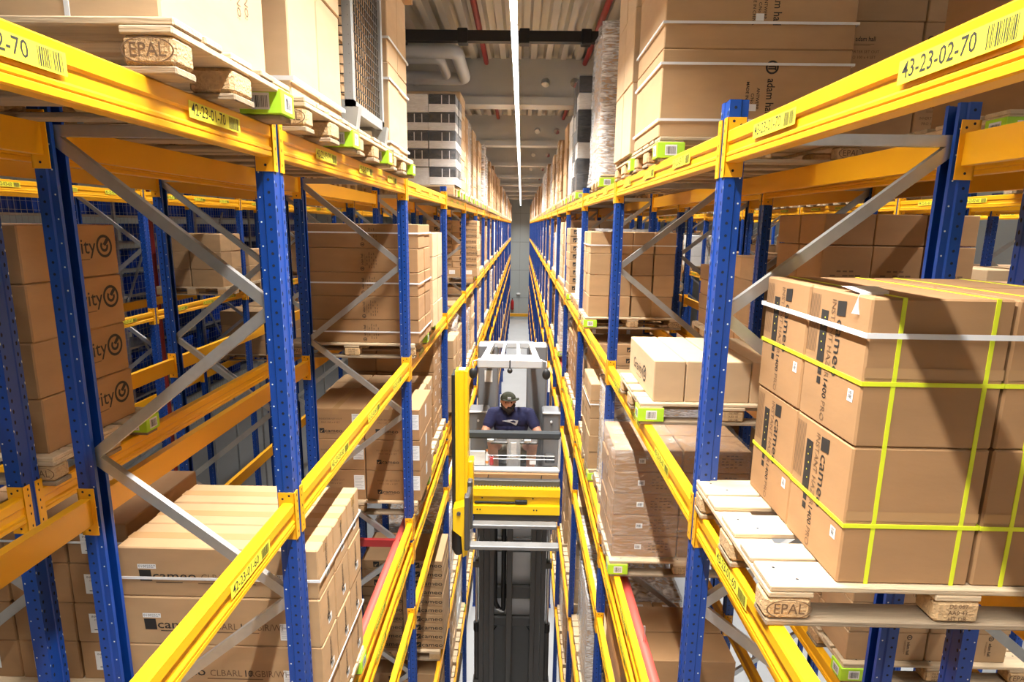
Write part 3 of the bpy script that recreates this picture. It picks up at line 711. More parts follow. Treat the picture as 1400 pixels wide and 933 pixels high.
# ---- right aisle rack
load_pallet(-1, PXR, 1.70, 60, 'with bare deck boards at the aisle end, nearest on the right', 1, False)
HZ = [('near', 'tapeband', 0, .0, 1), ('aisle', 'sideprint', -.02, .07, .8, -PI/2), ('aisle', 'tag', .13, -.08, .55, -PI/2)]
STR = [('x', -.115, STRY, .013), ('x', .155, STRY, .013), ('z', .20, STRY, .013)]
stack(-1, 1.02, 1.715, T60, .85, .75, 2, 2, 2, .46, CB2, 'printed hazer carton with yellow straps', 'nearest on the right', HZ, straps=STR)
band(1.015, 1.875, 1.71, 2.47, T60+.80, .016, 'milky white band round the top layer of yellow strapped cartons')
nt = MB(); nt.add([(0,0,0),(.10,.02,.004),(.11,.10,.012),(.0,.11,.010),(-.03,-.02,-.06),(.07,-.02,-.075)], [(0,1,2,3),(4,5,1,0)], PAPER)
tag(obj('paper_note', nt.mesh('paper_note'), None, (1.03, 1.80, T60+.924)), 'white paper note hanging over the yellow strapped top carton edge', 'note')
load_pallet(-1, PXR, 3.66, 60, 'with lime sleeve under the low long cartons, right', 1, True, -.02)
stack(-1, .86, 3.69, T60, 1.05, .85, 5, 1, 1, .275, CB3, 'low long carton', 'on the right middle shelf', [('aisle', 'gravity', .0, -.02, .85)])
load_pallet(-1, PXR, 7.27, 60, 'under sixteen cube cartons on the right middle shelf')
stack(-1, .85, 7.33, T60, 1.05, .74, 4, 3, 4, .262, CB1, 'cube carton', 'on the right middle shelf')
band(.845, 1.905, 7.325, 8.075, T60+.88, .014, 'white strap round the cube cartons on the right middle shelf')
load_pallet(-1, PXR, 4.46, 50, 'under the film wrapped cartons on the right lower shelf', 1, True, -.03)
stack(-1, .79, 4.52, T50, 1.1, .72, 2, 2, 5, .19, CB2, 'wide brown carton under film', 'right lower shelf', [('near', 'smallprint', .12, 0, .7), ('near', 'tag', -.05, 0, .8)])
wrap(.785, 1.895, 4.515, 5.245, T50-.04, T50+.955, 'clear stretch film round the wide brown cartons, right lower shelf', WRAP, 9, .02)
load_pallet(-1, PXR, 3.66, 70, 'with lime sleeve under the two huge cartons, top right')
stack(-1, .80, 3.68, T70, 1.1, .78, 1, 1, 3, .49, CB1, 'huge carton with rotated logo', 'on the top right shelf', [('near', 'adamhall', .09, 0, .78, -PI/2)])
for i, z in enumerate((.09, .40, .62)): band(.795, 1.905, 3.675, 4.465, T70+z, .014, ['lowest', 'middle', 'highest'][i]+' white strap round the huge cartons, top right')
load_pallet(-1, PXR, 4.52, 70, 'behind the huge cartons, top right shelf')
stack(-1, .78, 4.55, T70, 1.1, .74, 2, 2, 3, .50, CB3, 'pale strapped carton', 'just behind the huge cartons')
load_pallet(-1, PXR, 6.30, 70, 'under film wrapped cartons, top right shelf')
stack(-1, .80, 6.34, T70, 1.1, .76, 2, 2, 5, .29, CB1, 'carton under cloudy film', 'top right shelf')
wrap(.795, 1.905, 6.335, 7.105, T70-.08, T70+1.46, 'cloudy film round the tall wrapped cartons, top right shelf', WRAPW, 9, .02)
load_pallet(-1, PXR, 9.05, 70, 'under black and white wrapped boxes, top right shelf', 0)
stack(-1, .80, 9.1, T70, 1.1, .76, 4, 2, 7, .23, CBK, 'black or white glossy box', 'in the wrapped right stack', mats=[CBK, CBK, CBW])
wrap(.795, 1.905, 9.095, 9.865, T70, T70+1.63, 'white film round the black and white boxes, top right shelf', WRAPT)
load_pallet(-1, PXR, 11.1, 70, 'under the tall brown cartons, top right shelf', 0)
stack(-1, .80, 11.15, T70, 1.1, .76, 2, 1, 3, .43, CB1, 'tall brown carton', 'farther along the top right shelf')
stack(-1, .98, 11.15, T70+1.292, .9, .76, 1, 1, 1, .28, CB1, 'single brown carton', 'crowning the tall brown cartons, top right')
load_pallet(-1, PXR, 6.30, 50, 'under a strapped narrow stack, right lower shelf', 0)
stack(-1, .80, 6.34, T50, 1.0, .74, 3, 2, 5, .20, CB1, 'strapped carton', 'in the narrow right stack')
band(.795, 1.805, 6.335, 7.085, T50+.76, .014, 'white strap round the narrow stack, right lower shelf')
load_pallet(-1, PXR, 10.1, 60, 'under flat printed cartons on the right middle shelf', 0)
stack(-1, .82, 10.1, T60, 1.1, .74, 2, 1, 8, .135, CB1, 'flat printed carton', 'in the tall right stack', [('near', 'cameo', -.05, 0, .8)])
load_pallet(-1, PXR, 5.42, 30, 'under upright cartons low in the right rack', 0)
stack(-1, .92, 5.45, LV[30]+.144, .95, .62, 3, 1, 2, .80, CB1, 'upright printed carton', 'low in the right rack', [('top', 'label', 0, .18, .9), ('top', 'cameo', 0, -.1, .7, -PI/2)])
load_pallet(-1, PXR, 4.42, 30, 'under long cartons low in the right rack', 0)
stack(-1, .90, 4.45, LV[30]+.144, 1.0, .74, 1, 2, 6, .36, CB2, 'long carton', 'low in the right rack under the wrapped load')
# ---- rows behind
stack(1, -2.25, 2.64, T60, 1.06, .66, 2, 1, 4, .272, CB2, 'brown carton with logo', 'behind the left rack', [('aisle', 'gravity', .09, .02, .9)])
load_pallet(1, -2.80, 2.60, 60, 'under the logo cartons behind the left rack')
stack(1, -2.22, 3.05, T50, 1.1, .76, 3, 2, 4, .255, CB2, 'brown carton with address label', 'in the rear left rack', [('near', 'address_label', -.02, .0, .9)])
load_pallet(1, -2.78, 3.02, 50, 'under the address labelled cartons, rear left rack')
band(-3.33, -2.215, 3.045, 3.815, T50+.9, .012, 'white strap round the address labelled cartons')
stack(-1, 2.15, 4.3, T60, 1.1, .76, 3, 2, 2, .50, CB2, 'tall marked carton', 'in the rear right rack', [('near', 'smallprint', 0, 0, .9), ('near', 'tag', .06, -.14, .8)])
stack(-1, 2.15, 4.3, T60+1.004, 1.1, .76, 3, 2, 1, .22, CB2, 'squat brown carton', 'topping the rear right stack')
load_pallet(-1, 2.72, 4.28, 60, 'under the tall marked cartons, rear right rack')
stack(-1, 2.10, 3.0, T60, 1.2, .9, 2, 1, 2, .40, CB2, 'long flat carton with model print', 'in the rear right rack', [('near', 'carrier_text', -.1, .0, .8)])
load_pallet(-1, 2.72, 3.0, 60, 'under the long flat cartons, rear right rack')
band(2.095, 3.305, 2.995, 3.905, T60+.70, .014, 'white strap round the long flat cartons, rear right rack')
stack(-1, 2.12, 4.3, T70, 1.1, .8, 2, 1, 3, .42, CB1, 'marked carton', 'high in the rear right rack', [('near', 'adamhall_logo', -.12, .1, .6), ('near', 'article', -.12, 0, 1)])
load_pallet(-1, 2.72, 4.28, 70, 'high in the rear right rack under marked cartons')
stack(-1, 2.3, 2.75, T70+.0, 1.0, .8, 2, 1, 2, .40, CB2, 'strapped brown carton', 'at the upper right corner')
load_pallet(-1, 2.72, 2.75, 70, 'at the upper right corner, rear rack')
stack(-1, 2.12, 3.36, T50, 1.03, .74, 2, 2, 5, .205, CB1, 'carton with rotated logo', 'low behind the nearest right pallet', [('near', 'adamhall_logo', .14, 0, .42, -PI/2)])
load_pallet(-1, 2.70, 3.33, 50, 'low behind the nearest right pallet', 1)

# ---- everything farther down the aisle, filled shelf by shelf
PRI[0] = 1.0
rd = random.Random(21)
taken = set()
def slot_free(side, y, lv):
    return not any(p['side'] == side and abs(p['y']-y) < .8 and abs(p['z']-LV[lv]) < .1 and abs(p['x']) < 2.2 for p in PALLETS)
LVN = {70: 'top', 60: 'second', 50: 'third', 40: 'fourth', 30: 'fifth', 20: 'sixth'}
FAR = []
for k in range(1, 21):
    for lv in (70, 60, 50, 30, 20):
        for q in range(3):
            for side in (1, -1):
                yc = yk(k)+.05+.075+.4+q*.885
                if k <= 2 and lv in (70, 60): continue
                if k < 2 and lv == 50: continue
                if k == 1 and lv < 50: continue
                if side > 0 and ((lv == 60 and (k == 3 or (k == 4 and q < 2))) or (lv == 30 and k == 2 and q < 2)): continue
                if not slot_free(side, yc, lv) or rd.random() < .07: continue
                nm = 'left' if side > 0 else 'right'
                wh = 'in %s bay of %s rack, %s shelf, %s pallet' % (ORD[k], nm, LVN[lv], ('near', 'mid', 'far')[q])
                xc = PXL if side > 0 else PXR
                load_pallet(side, xc, yc-.4, lv, wh, 0, k < 9 and rd.random() < (.7 if lv == 70 else .3), 0 if lv == 70 else (-.0 if side > 0 else .05))
                maxh = {70: 1.42, 60: 1.30, 50: 1.30, 40: .58, 30: 1.75, 20: 1.4}[lv]
                hh = maxh*rd.uniform(.84 if lv == 70 else .66, 1); kind = rd.random(); z = LV[lv]+.144
                xa = (XL+(.08 if lv == 70 else -.05) if side > 0 else XR+(0 if lv == 70 else .08))-side*rd.uniform(-.015, .06); W, D = 1.1, .75; yn = yc-.375
                if lv == 40: nx, ny, nz = rd.choice(((2, 1, 1), (3, 2, 2), (2, 2, 2)))
                elif kind < .22: nx, ny, nz = 1, 1, max(5, int(hh/.14))
                elif kind < .42: nx, ny, nz = 2, 2, max(2, int(hh/.36))
                elif kind < .75: nx, ny, nz = 2, 3, max(3, int(hh/.26))
                else: nx, ny, nz = 3, 2, max(4, int(hh/.2))
                mt = rd.choice((CB1, CB1, CB2, CB3, CB3, CBW) if rd.random() < .5 else (CB1, CB2, CB3))
                stack(side, xa, yn, z, W, D, nx, ny, nz, hh/nz, mt, 'carton', wh, [('near', 'cameo', 0, 0, .7)] if kind < .22 else ([('near', 'label', 0, 0, .5), ('aisle', 'label', 0, 0, .45)] if kind < .75 else [('aisle', 'tag', 0, 0, .9)]), exp=1)
                if rd.random() < .22 and k < 14:
                    xs = sorted((xa, xa-side*W)); wrap(xs[0], xs[1], yn, yn+D, z-.03, z+hh+.01, 'cloudy film round the load '+wh, WRAPW, 4)
for k in range(2, 9):
    for lv in (70, 60, 50):
        for q in range(3):
            for side in (1, -1):
                yc = yk(k)+.05+.075+.4+q*.885; xc = -2.78 if side > 0 else 2.70
                if rd.random() < (.55 if lv == 60 else .35): continue
                if side > 0 and k in (2, 3) and lv < 70: continue
                nm = 'left' if side > 0 else 'right'
                wh = 'in rear %s rack, %s bay, %s shelf, %s pallet' % (nm, ORD[k], LVN[lv], ('near', 'mid', 'far')[q])
                load_pallet(side, xc, yc-.4, lv, wh, 0, False)
                hh = rd.uniform(.6, 1.1); nz = rd.choice((2, 3, 4))
                stack(side, xc+side*.55, yc-.375, LV[lv]+.144, 1.1, .75, 2, 2, nz, hh/nz, rd.choice((CB1, CB2, CB3)), 'carton', wh, exp=0)
for k in range(2, 9):
    for lv in (70, 60):
        for q in range(3):
            for xc, nm in ((5.5, 'across the right aisle'), (6.75, 'second beyond right aisle')):
                if rd.random() < .45: continue
                yc = yk(k)+.525+q*.885; wh = '%s, %s bay, %s shelf, %s pallet' % (nm, ORD[k], LVN[lv], ('near', 'mid', 'far')[q])
                load_pallet(-1, xc, yc-.4, lv, wh, 0, False); hh = rd.uniform(.5, 1.0); nz = rd.choice((2, 3))
                stack(-1, xc-.55, yc-.375, LV[lv]+.144, 1.1, .75, 2, 1, nz, hh/nz, rd.choice((CB1, CB2, CB3, CBW)), 'carton', wh, exp=0)
for k, q, lv, nz in ((3, 2, 60, 3), (4, 0, 60, 2), (4, 1, 50, 3), (4, 2, 50, 3), (5, 0, 60, 3), (5, 1, 70, 3), (6, 0, 70, 3), (5, 0, 50, 3)):
    yc = yk(k)+.525+q*.885; wh = 'across the left aisle, %s bay, %s shelf, %s pallet' % (ORD[k], LVN[lv], ('near', 'mid', 'far')[q])
    load_pallet(1, -5.65, yc-.4, lv, wh, 0, False)
    stack(1, -5.1, yc-.375, LV[lv]+.144, 1.1, .75, 2, 2, nz, .30, CB1, 'carton', wh, exp=0)

CART.sort(key=lambda c: -c['size'])
NC = 300
for c in CART[:NC]: build_carton(c)
st = MB()
TINT = {}
def tint(mt, k):
    """lighter and darker batches of the same board"""
    if mt not in (CB1, CB2, CB3) or k == 1: return mt
    q = (mt.name, k)
    if q not in TINT:
        m2 = mt.copy(); m2.name = mt.name+('_dark' if k == 0 else '_light'); f_ = .84 if k == 0 else 1.14
        for n_ in m2.node_tree.nodes:
            if n_.type == 'MIX':
                for a_ in (6, 7): n_.inputs[a_].default_value = [min(1, v*f_) for v in n_.inputs[a_].default_value[:3]]+[1]
        TINT[q] = m2
    return TINT[q]
def flat_print(mb, c, face, kind, u, v, sc, rot=0):
    s_ = c['side']; e = .0015
    if face == 'near': loc = (c['x']+u, c['y']-c['d']/2-e, c['z']+c['h']/2+v); R_ = Matrix.Rotation(PI/2, 4, 'X')
    elif face == 'aisle': loc = (c['x']+s_*(c['w']/2+e), c['y']+s_*u, c['z']+c['h']/2+v); R_ = Matrix.Rotation(s_*PI/2, 4, 'Z') @ Matrix.Rotation(PI/2, 4, 'X')
    else: return
    M4 = Matrix.Translation(loc) @ R_ @ Matrix.Rotation(rot, 4, 'Z') @ Matrix.Scale(sc, 4); d_ = decal_mb(kind)
    o_ = len(mb.v); mb.v += [tuple(M4 @ Vector(q)) for q in d_.v]
    for f_, k_ in zip(d_.f, d_.mi): mb.f.append([o_+i_ for i_ in f_]); mb.mi.append(mb._m(d_.mats[k_])); mb.sm.append(False)
for c in CART[NC:]:
    c['x'] += rd.uniform(-.007, .007); c['y'] += rd.uniform(-.005, .005)
    (st.bbox if c['y'] < 30 else st.box)(*((c['x']-c['w']/2, c['x']+c['w']/2, c['y']-c['d']/2, c['y']+c['d']/2, c['z'], c['z']+c['h'], tint(c['mat'], rd.choice((0, 1, 1, 2))))+((.008,) if c['y'] < 30 else ())))
    if c['y'] < 20 and c['exp']:
        for p in c['prints']:
            if (p[0] == 'near' and c['near']) or (p[0] == 'aisle' and c['ais']): flat_print(st, c, *p)
so = obj('distant_cartons', st); so['kind'] = 'stuff'; so['label'] = 'countless small cartons stacked farther down the racks'; so['category'] = 'cartons'
PALLETS.sort(key=lambda p: (-p['detail'], math.hypot(p['x'], p['y'])+(3 if abs(p['x']) > 2 else 0)+abs(p['z']-H)*.5))
for p in PALLETS[:300]: build_pallet(p)
st = MB()
for p in PALLETS[300:]:
    st.add([(v[0]+p['x'], v[1]+p['y'], v[2]+p['z']) for v in PALS.v], PALS.f, WOOD)
if PALLETS[300:]:
    so = obj('distant_pallets', st); so['kind'] = 'stuff'; so['label'] = 'wooden pallets far down the racks'; so['category'] = 'pallets'

# ------------------------------------------------------------------ wire cage on the top left shelf
x0, x1, y0, y1, z0, z1 = -2.1, -.96, 3.52, 4.28, T70, T70+1.35
cg = empty('wire_cage', ((x0+x1)/2, (y0+y1)/2, z0)); tag(cg, 'grey steel mesh cage holding cartons on the top left shelf', 'cage')
cg_o = Vector(cg.location)
def cpart(name, mb):
    mb.v = [tuple(Vector(v)-cg_o) for v in mb.v]; return obj(name, mb, cg)
for xx in (x0, x1-.05):
    for yy in (y0, y1-.05):
        cpart('corner_post', MB().box(xx, xx+.05, yy, yy+.05, z0+.1, z1, CAGEF)); cpart('foot', MB().prism([(xx-.01, z0), (xx+.06, z0), (xx+.08, z0+.12), (xx-.03, z0+.12)], 'y', yy-.01, yy+.06, CAGEF))
for yy in (y0, y1-.04): cpart('frame_rail', MB().box(x0, x1, yy, yy+.04, z0+.1, z0+.16, CAGEF)); cpart('frame_rail', MB().box(x0, x1, yy, yy+.03, z1-.03, z1, CAGEF))
for xx in (x0, x1-.04): cpart('frame_rail', MB().box(xx, xx+.04, y0, y1, z0+.1, z0+.16, CAGEF)); cpart('frame_rail', MB().box(xx, xx+.03, y0, y1, z1-.03, z1, CAGEF))
cpart('floor_plate', MB().box(x0+.03, x1-.03, y0+.03, y1-.03, z0+.12, z0+.15, CAGEF))
for (a, b_, ax) in (((x0, x1), y0+.02, 'y'), ((y0, y1), x1-.02, 'x')):
    mb = MB(); t = a[0]+.05; 
    while t < a[1]: 
        mb.box(*( (t-.003, t+.003, b_-.003, b_+.003) if ax == 'y' else (b_-.003, b_+.003, t-.003, t+.003)), z0+.16, z1-.03, CAGEW); t += .05
    t = z0+.2
    while t < z1: 
        if ax == 'y': mb.box(a[0], a[1], b_-.0055, b_-.001, t-.003, t+.003, CAGEW)
        else: mb.box(b_+.001, b_+.0055, a[0], a[1], t-.003, t+.003, CAGEW)
        t += .05
    cpart('mesh_panel', mb)['kind'] = 'stuff'
for i in range(2):
    for j in range(3):
        c = dict(x=-1.28-.5*i, y=3.90, z=z0+.152+j*.34, w=.46, d=.62, h=.335, mat=CB1, label='carton inside the wire cage, %s layer, %s' % (('bottom', 'middle', 'top')[j], ('aisle side', 'rear side')[i]), prints=[], near=0, ais=0, top=0, exp=0, tape=0, straps=(), side=1); build_carton(c)

# ------------------------------------------------------------------ blue crates behind mesh, far left
cr = MB(); cr.bbox(-.29, .29, -.2, .2, 0, .30, CRATE, .012); cr.box(-.30, .30, -.21, .21, .27, .315, CRATE)
for yy in (-.12, 0, .12): cr.box(.285, .302, yy-.012, yy+.012, .02, .27, CRATE)
for xx in (-.18, 0, .18): cr.box(xx-.012, xx+.012, -.212, -.195, .02, .27, CRATE)
crm = cr.mesh('plastic_crate'); sh = empty('crate_shelving', (-7.2, 5, 0)); tag(sh, 'galvanised shelving full of blue crates beyond the left aisle', 'shelving')
for lv in range(9):
    z = H-3.6+lv*.46
    obj('shelf', MB().box(.33, -.33, 0, 15, z-.035-0, z, GALV), sh)
    for i in range(22):
        y = 5.35+i*.66
        if rd.random() < .1: continue
        tag(obj('plastic_crate', crm, None, (-7.2, y, z)), 'blue plastic crate, %s from the near end, %s crate shelf from below' % (nth(i), 'lowest' if lv == 0 else ORD[lv]), 'crate', 'blue crates on the far left shelving')
for i in range(7):
    for xx in (-.36, .36): obj('upright', MB().box(xx-.02, xx+.02, i*2.5-.02, i*2.5+.02, 0, H+1.2, GALV), sh)
    obj('diagonal', MB().bar((.36, i*2.5, H-1.6), (.36, i*2.5+1.2, H+.2), .03, .03, GALV), sh); obj('diagonal', MB().bar((.36, i*2.5+1.2, H-3.2), (.36, i*2.5, H-1.6), .03, .03, GALV), sh)
mb = MB(); y = 0
while y < 15: mb.box(.40, .404, y, y+.004, 5.5, H+.9, CHR); y += .10
z = 5.5
while z < H+.9: mb.box(.404, .408, 0, 15, z, z+.004, CHR); z += .12
obj('wire_mesh', mb, sh)['kind'] = 'stuff'
for i, (y, x) in enumerate(((5.6, -6.55), (7.4, -6.55), (10.5, -6.55))):
    tag(obj('red_riser_pipe', MB().cyl((x, y, 0), (x, y, H+2.2), .05, REDD, 10)), ['nearest', 'second', 'farthest'][i]+' red riser pipe before the blue crate shelving', 'pipe', 'red riser pipes')

# ------------------------------------------------------------------ the narrow-aisle lift truck
TK = empty('lift_truck', (-.05, 7.0, 0)); tag(TK, 'yellow and grey man-up narrow-aisle lift truck in the middle aisle', 'forklift')
to = Vector(TK.location)
def tp(name, mb, parent=None, fix=False, label=None):
    """part from world coordinates given with z relative to the camera height"""
    off = to if parent is None else Vector((0, 0, 0))
    base = to
    mb.v = [tuple(Vector((v[0], v[1], v[2]+H))-base) for v in mb.v]
    o = obj(name, mb.mesh(name, fix), parent or TK)
    if label: o['label'] = label
    return o
def bx(*a): return MB().bbox(*a)
# chassis on the floor and wheels
tp('chassis', bx(-.62, .55, 7.7, 10.6, -9.62, -8.6, MGREY, .05)); tp('rear_cover', bx(-.55, .47, 8.75, 10.4, -8.6, -7.7, WHT, .08))
for xx in (-.60, .42):
    for yy in (7.0, 10.0): tp('wheel', MB().cyl((xx, yy, -9.52), (xx+.12, yy, -9.52), .18, BLK, 16))
    tp('outrigger', bx(xx, xx+.12, 6.7, 7.8, -9.5, -9.2, DGREY, .02))
# main mast: outer and inner rails, centre beam, plates
MC = -.05
for s in (-1, 1):
    a = lambda d0, d1: tuple(sorted((MC+s*d0, MC+s*d1)))
    x = a(.43, .50); tp('outer_rail', MB().prism([(x[0], 7.95), (x[1], 7.95), (x[1], 8.2), (x[0], 8.2)], 'z', -9.5, -3.25, DGREY))
    x = a(.34, .42); tp('middle_rail', MB().prism([(x[0], 7.92), (x[1], 7.92), (x[1], 8.14), (x[0], 8.14)], 'z', -9.4, -3.0, DGREY))
    x = a(.27, .335); tp('inner_rail', MB().prism([(x[0], 7.86), (x[1], 7.86), (x[1], 8.08), (x[0], 8.08)], 'z', -9.2, -2.4, DGREY))
    cx_ = MC+s*.535; tp('lift_cylinder', MB().cyl((cx_, 8.05, -9.4), (cx_, 8.05, -6.05), .042, DGREY, 12)); tp('piston_rod', MB().cyl((cx_, 8.05, -6.05), (cx_, 8.05, -3.2), .024, CHR, 12))
    tp('cylinder_collar', MB().cyl((cx_, 8.05, -6.12), (cx_, 8.05, -5.98), .052, BLK, 12)); x = a(.47, .59)
    tp('cylinder_clamp', bx(*x, 7.97, 8.12, -5.02, -4.92, DGREY, .01)); tp('cylinder_clamp', bx(*x, 7.97, 8.12, -7.05, -6.95, DGREY, .01))
tp('centre_beam', bx(MC-.085, MC+.0, 7.82, 7.95, -9.3, -2.9, DGREY, .008)); 
for z0, z1 in ((-4.78, -4.55), (-5.55, -5.33), (-6.02, -5.85)): tp('mast_crossbar', bx(MC-.34, MC+.34, 8.0, 8.08, z0, z1, DGREY, .02))
pl = MB(); pl.prism([(MC-.30, -7.75), (MC+.30, -7.75), (MC+.30, -6.15), (MC+.22, -6.02), (MC-.22, -6.02), (MC-.30, -6.15)], 'y', 8.02, 8.06, DGREY); tp('mast_plate', pl, fix=True)
tp('added_gap_panel', bx(MC-.36, MC+.36, 8.13, 8.16, -8.5, -3.2, WHT, .01), label='added white panel that makes the mast windows look bright')  # panel put in to whiten the gaps where bright floor would show
tp('cable_chain', MB().tube(bend([(MC-.26, 7.95, -2.9), (MC-.26, 7.95, -5.6), (MC-.13, 7.95, -5.75), (MC-.13, 7.95, -3.0)], .12), .035, BLK, 8))
for i in range(3): tp('chain_link', bx(MC-.25+i*.03, MC-.18+i*.03, 7.90, 7.92, -5.66-i*.02, -5.65-i*.02, CHR, .002))
for s in (-1, 1): tp('hydraulic_hose', MB().tube(bend([(MC+s*.17, 7.95, -7.9), (MC+s*.22, 7.9, -7.45), (MC+s*.31, 7.9, -7.2)], .08), .018, BLK, 8)); tp('valve_block', bx(MC+s*.25-.04, MC+s*.25+.04, 7.9, 8.0, -7.4, -7.2, BLK, .01))
# cab: platform, rear pillars, side panels, roof guard
tp('platform', bx(-.55, .44, 6.0, 7.75, -3.06, -2.98, MGREY, .01)); tp('back_wall', bx(-.52, .42, 7.70, 7.76, -3.0, -2.70, MGREY, .01))
for xs, lb in (((-.53, -.27), 'l'), ((.10, .36), 'r')): 
    tp('rear_pillar', bx(*xs, 7.35, 7.62, -3.0, -1.50, MGREY, .02))
for xs in ((-.62, -.37), (.30, .52)):
    p = tp('side_panel', bx(*xs, 6.98, 7.30, -2.98, -2.27, MGREY, .02)); xm = sum(xs)/2
    tp('panel_cap', bx(*xs, 6.96, 7.00, -2.28, -2.26, LIGHTG, .004)); tp('panel_knob', MB().cyl((xm, 6.96, -2.38), (xm, 6.99, -2.38), .014, WHT, 10))
rf = MB(); zz = -1.46
def slab(x0, x1, y0, y1): rf.box(x0, x1, y0, y1, zz-.045, zz, LIGHTG)
tp('roof_front_bar', bx(-.46, .26, 6.28, 6.34, -1.54, -1.44, LIGHTG, .012)); tp('roof_rear_bar', bx(-.38, .18, 7.36, 7.44, -1.54, -1.46, LIGHTG, .01))
for (xa, xb) in ((-.44, -.37), (-.22, -.18), (-.02, .02), (.17, .24)):
    q = MB(); q.prism([(xa, 6.33), (xb, 6.33), (xb*.8-.02, 7.38), (xa*.8-.02, 7.38)], 'z', -1.52, -1.47, LIGHTG); tp('roof_bar', q, fix=True)
q = MB(); q.prism([(-.44, 6.33), (.24, 6.33), (.20, 6.62), (-.40, 6.62)], 'z', -1.50, -1.46, WHT); tp('roof_plate', q, fix=True)
tp('roof_camera', MB().ball((-.10, 6.26, -1.56), .03, BLK, 8)); tp('roof_lamp_arm', MB().cyl((-.10, 6.27, -1.44), (-.10, 6.27, -1.54), .008, BLK, 6))
for s, xx in ((-1, -.505), (1, .30)):
    tp('mirror_arm', MB().tube([(xx, 6.28, -1.52), (xx, 6.28, -1.46), (xx-s*.06, 6.3, -1.45)], .008, LIGHTG, 6)); tp('mirror', MB().ball((xx, 6.28, -1.60), .055, BLK, 10, .85, .55, 1.1))
tp('notice_sheet', MB().box(-.44, -.34, 7.335, 7.345, -1.98, -1.83, PAPER)); tp('side_label', MB().box(.372, .40, 7.33, 7.34, -2.1, -1.78, PAPER))
# front rail, glass, console
tp('front_rail', bx(-.545, .46, 5.96, 6.02, -2.24, -2.15, RAILM, .02)); tp('glass_shield', MB().box(-.52, .44, 6.00, 6.012, -2.575, -2.24, GLASS))
tp('shield_sill', bx(-.53, .45, 5.95, 6.04, -2.61, -2.575, LIGHTG, .008))
for xx in (-.535, .435): tp('shield_post', bx(xx, xx+.025, 5.97, 6.03, -2.60, -2.2, LIGHTG, .006))
tp('grab_wire', MB().cyl((-.33, 6.06, -2.46), (.40, 6.06, -2.46), .005, CHR, 6)); tp('grab_wire', MB().cyl((-.33, 6.06, -2.50), (.40, 6.06, -2.50), .005, CHR, 6))
co_ = tp('console', bx(-.12, .03, 6.12, 6.2, -2.95, -2.27, LIGHTG, .02)); tp('screen', bx(-.075, -.015, 6.108, 6.122, -2.50, -2.33, WHT, .004))
tp('armrest_console', bx(-.30, .22, 6.13, 6.26, -2.36, -2.33, DGREY, .01)); tp('switch_box', bx(.30, .41, 6.1, 6.2, -2.56, -2.48, BLK, .01)); tp('small_card', MB().box(.13, .20, 6.05, 6.055, -2.555, -2.51, PAPER))
tp('seat_base', bx(-.26, .10, 6.60, 7.0, -3.0, -2.80, DGREY, .03)); tp('seat', bx(-.28, .12, 6.52, 7.0, -2.80, -2.72, BLK, .03)); tp('seat_back', bx(-.27, .11, 6.95, 7.04, -2.75, -2.28, BLK, .03))
# tray and yellow carriage
tp('front_apron', bx(-.50, .44, 5.92, 6.02, -2.76, -2.61, CB2, .006)); tp('apron_strip', bx(-.50, .455, 5.86, 5.94, -2.72, -2.66, DGREY, .004))
for xx in (-.40, .17): tp('apron_hook', bx(xx, xx+.09, 5.90, 5.92, -2.71, -2.69, STICK, .004)); tp('apron_hook', MB().tube([(xx+.08, 5.91, -2.70), (xx+.09, 5.91, -2.62)], .005, BLK, 6))
rk = MB()
for i in range(30): rk.box(-.46+i*.031, -.446+i*.031, 5.845, 5.86, -2.735, -2.715, CHR)
tp('gear_rack', rk)['kind'] = 'stuff'
cg2 = MB(); cg2.prism([(5.80, -2.73), (5.93, -2.73), (5.93, -3.02), (5.80, -3.02), (5.80, -2.925), (5.84, -2.915), (5.84, -2.825), (5.80, -2.815)], 'x', -.475, .455, TYEL); tp('carriage_beam', cg2, fix=True)
tp('drive_chain', bx(-.45, -.02, 5.815, 5.835, -2.905, -2.885, BLK, .003)); tp('chain_tensioner', bx(-.02, .11, 5.81, 5.838, -2.91, -2.865, BLK, .006))
for xx in (-.42, -.39, .18, .21): tp('bolt', MB().cyl((xx, 5.795, -2.965), (xx, 5.80, -2.965), .008, BLK, 8))
for xx in (-.37, .17): tp('bolt', MB().cyl((xx, 5.83, -2.85), (xx, 5.84, -2.85), .008, BLK, 8))
tp('lower_beam', bx(-.46, .45, 5.84, 5.94, -3.12, -3.03, DGREY, .01))
# auxiliary mast on the left and fork head
am = MB(); x0, x1 = -.635, -.51; am.prism([(x0, 5.68), (x0+.03, 5.68), (x0+.035, 5.70), (x1-.035, 5.70), (x1-.03, 5.68), (x1, 5.68), (x1, 5.86), (x0, 5.86)], 'z', -3.30, -1.43, TYEL); tp('auxiliary_mast', am, fix=True)
tp('mast_track', bx(x0-.035, x0, 5.66, 5.9, -3.3, -1.46, BLK, .005)); tp('mast_cap', bx(x0+.03, x1-.03, 5.72, 5.82, -1.43, -1.42, LIGHTG, .003))
tp('mast_bracket', bx(x1, x1+.05, 5.74, 5.9, -2.95, -2.4, TYEL, .01))
hd = MB(); hd.prism([(-.645, -2.82), (-.52, -2.78), (-.50, -2.85), (-.50, -3.32), (-.545, -3.35), (-.56, -3.12), (-.645, -3.05)], 'y', 5.50, 5.66, TYEL); tp('fork_head', hd, fix=True)
tp('head_pin', MB().cyl((-.585, 5.48, -2.86), (-.585, 5.50, -2.86), .02, DGREY, 10)); tp('drive_motor', MB().tube([(-.60, 5.6, -3.05), (-.60, 5.6, -3.10), (-.60, 5.6, -3.3), (-.60, 5.6, -3.36)], .07, BLK, 14, radii=[.05, .07, .07, .04]))
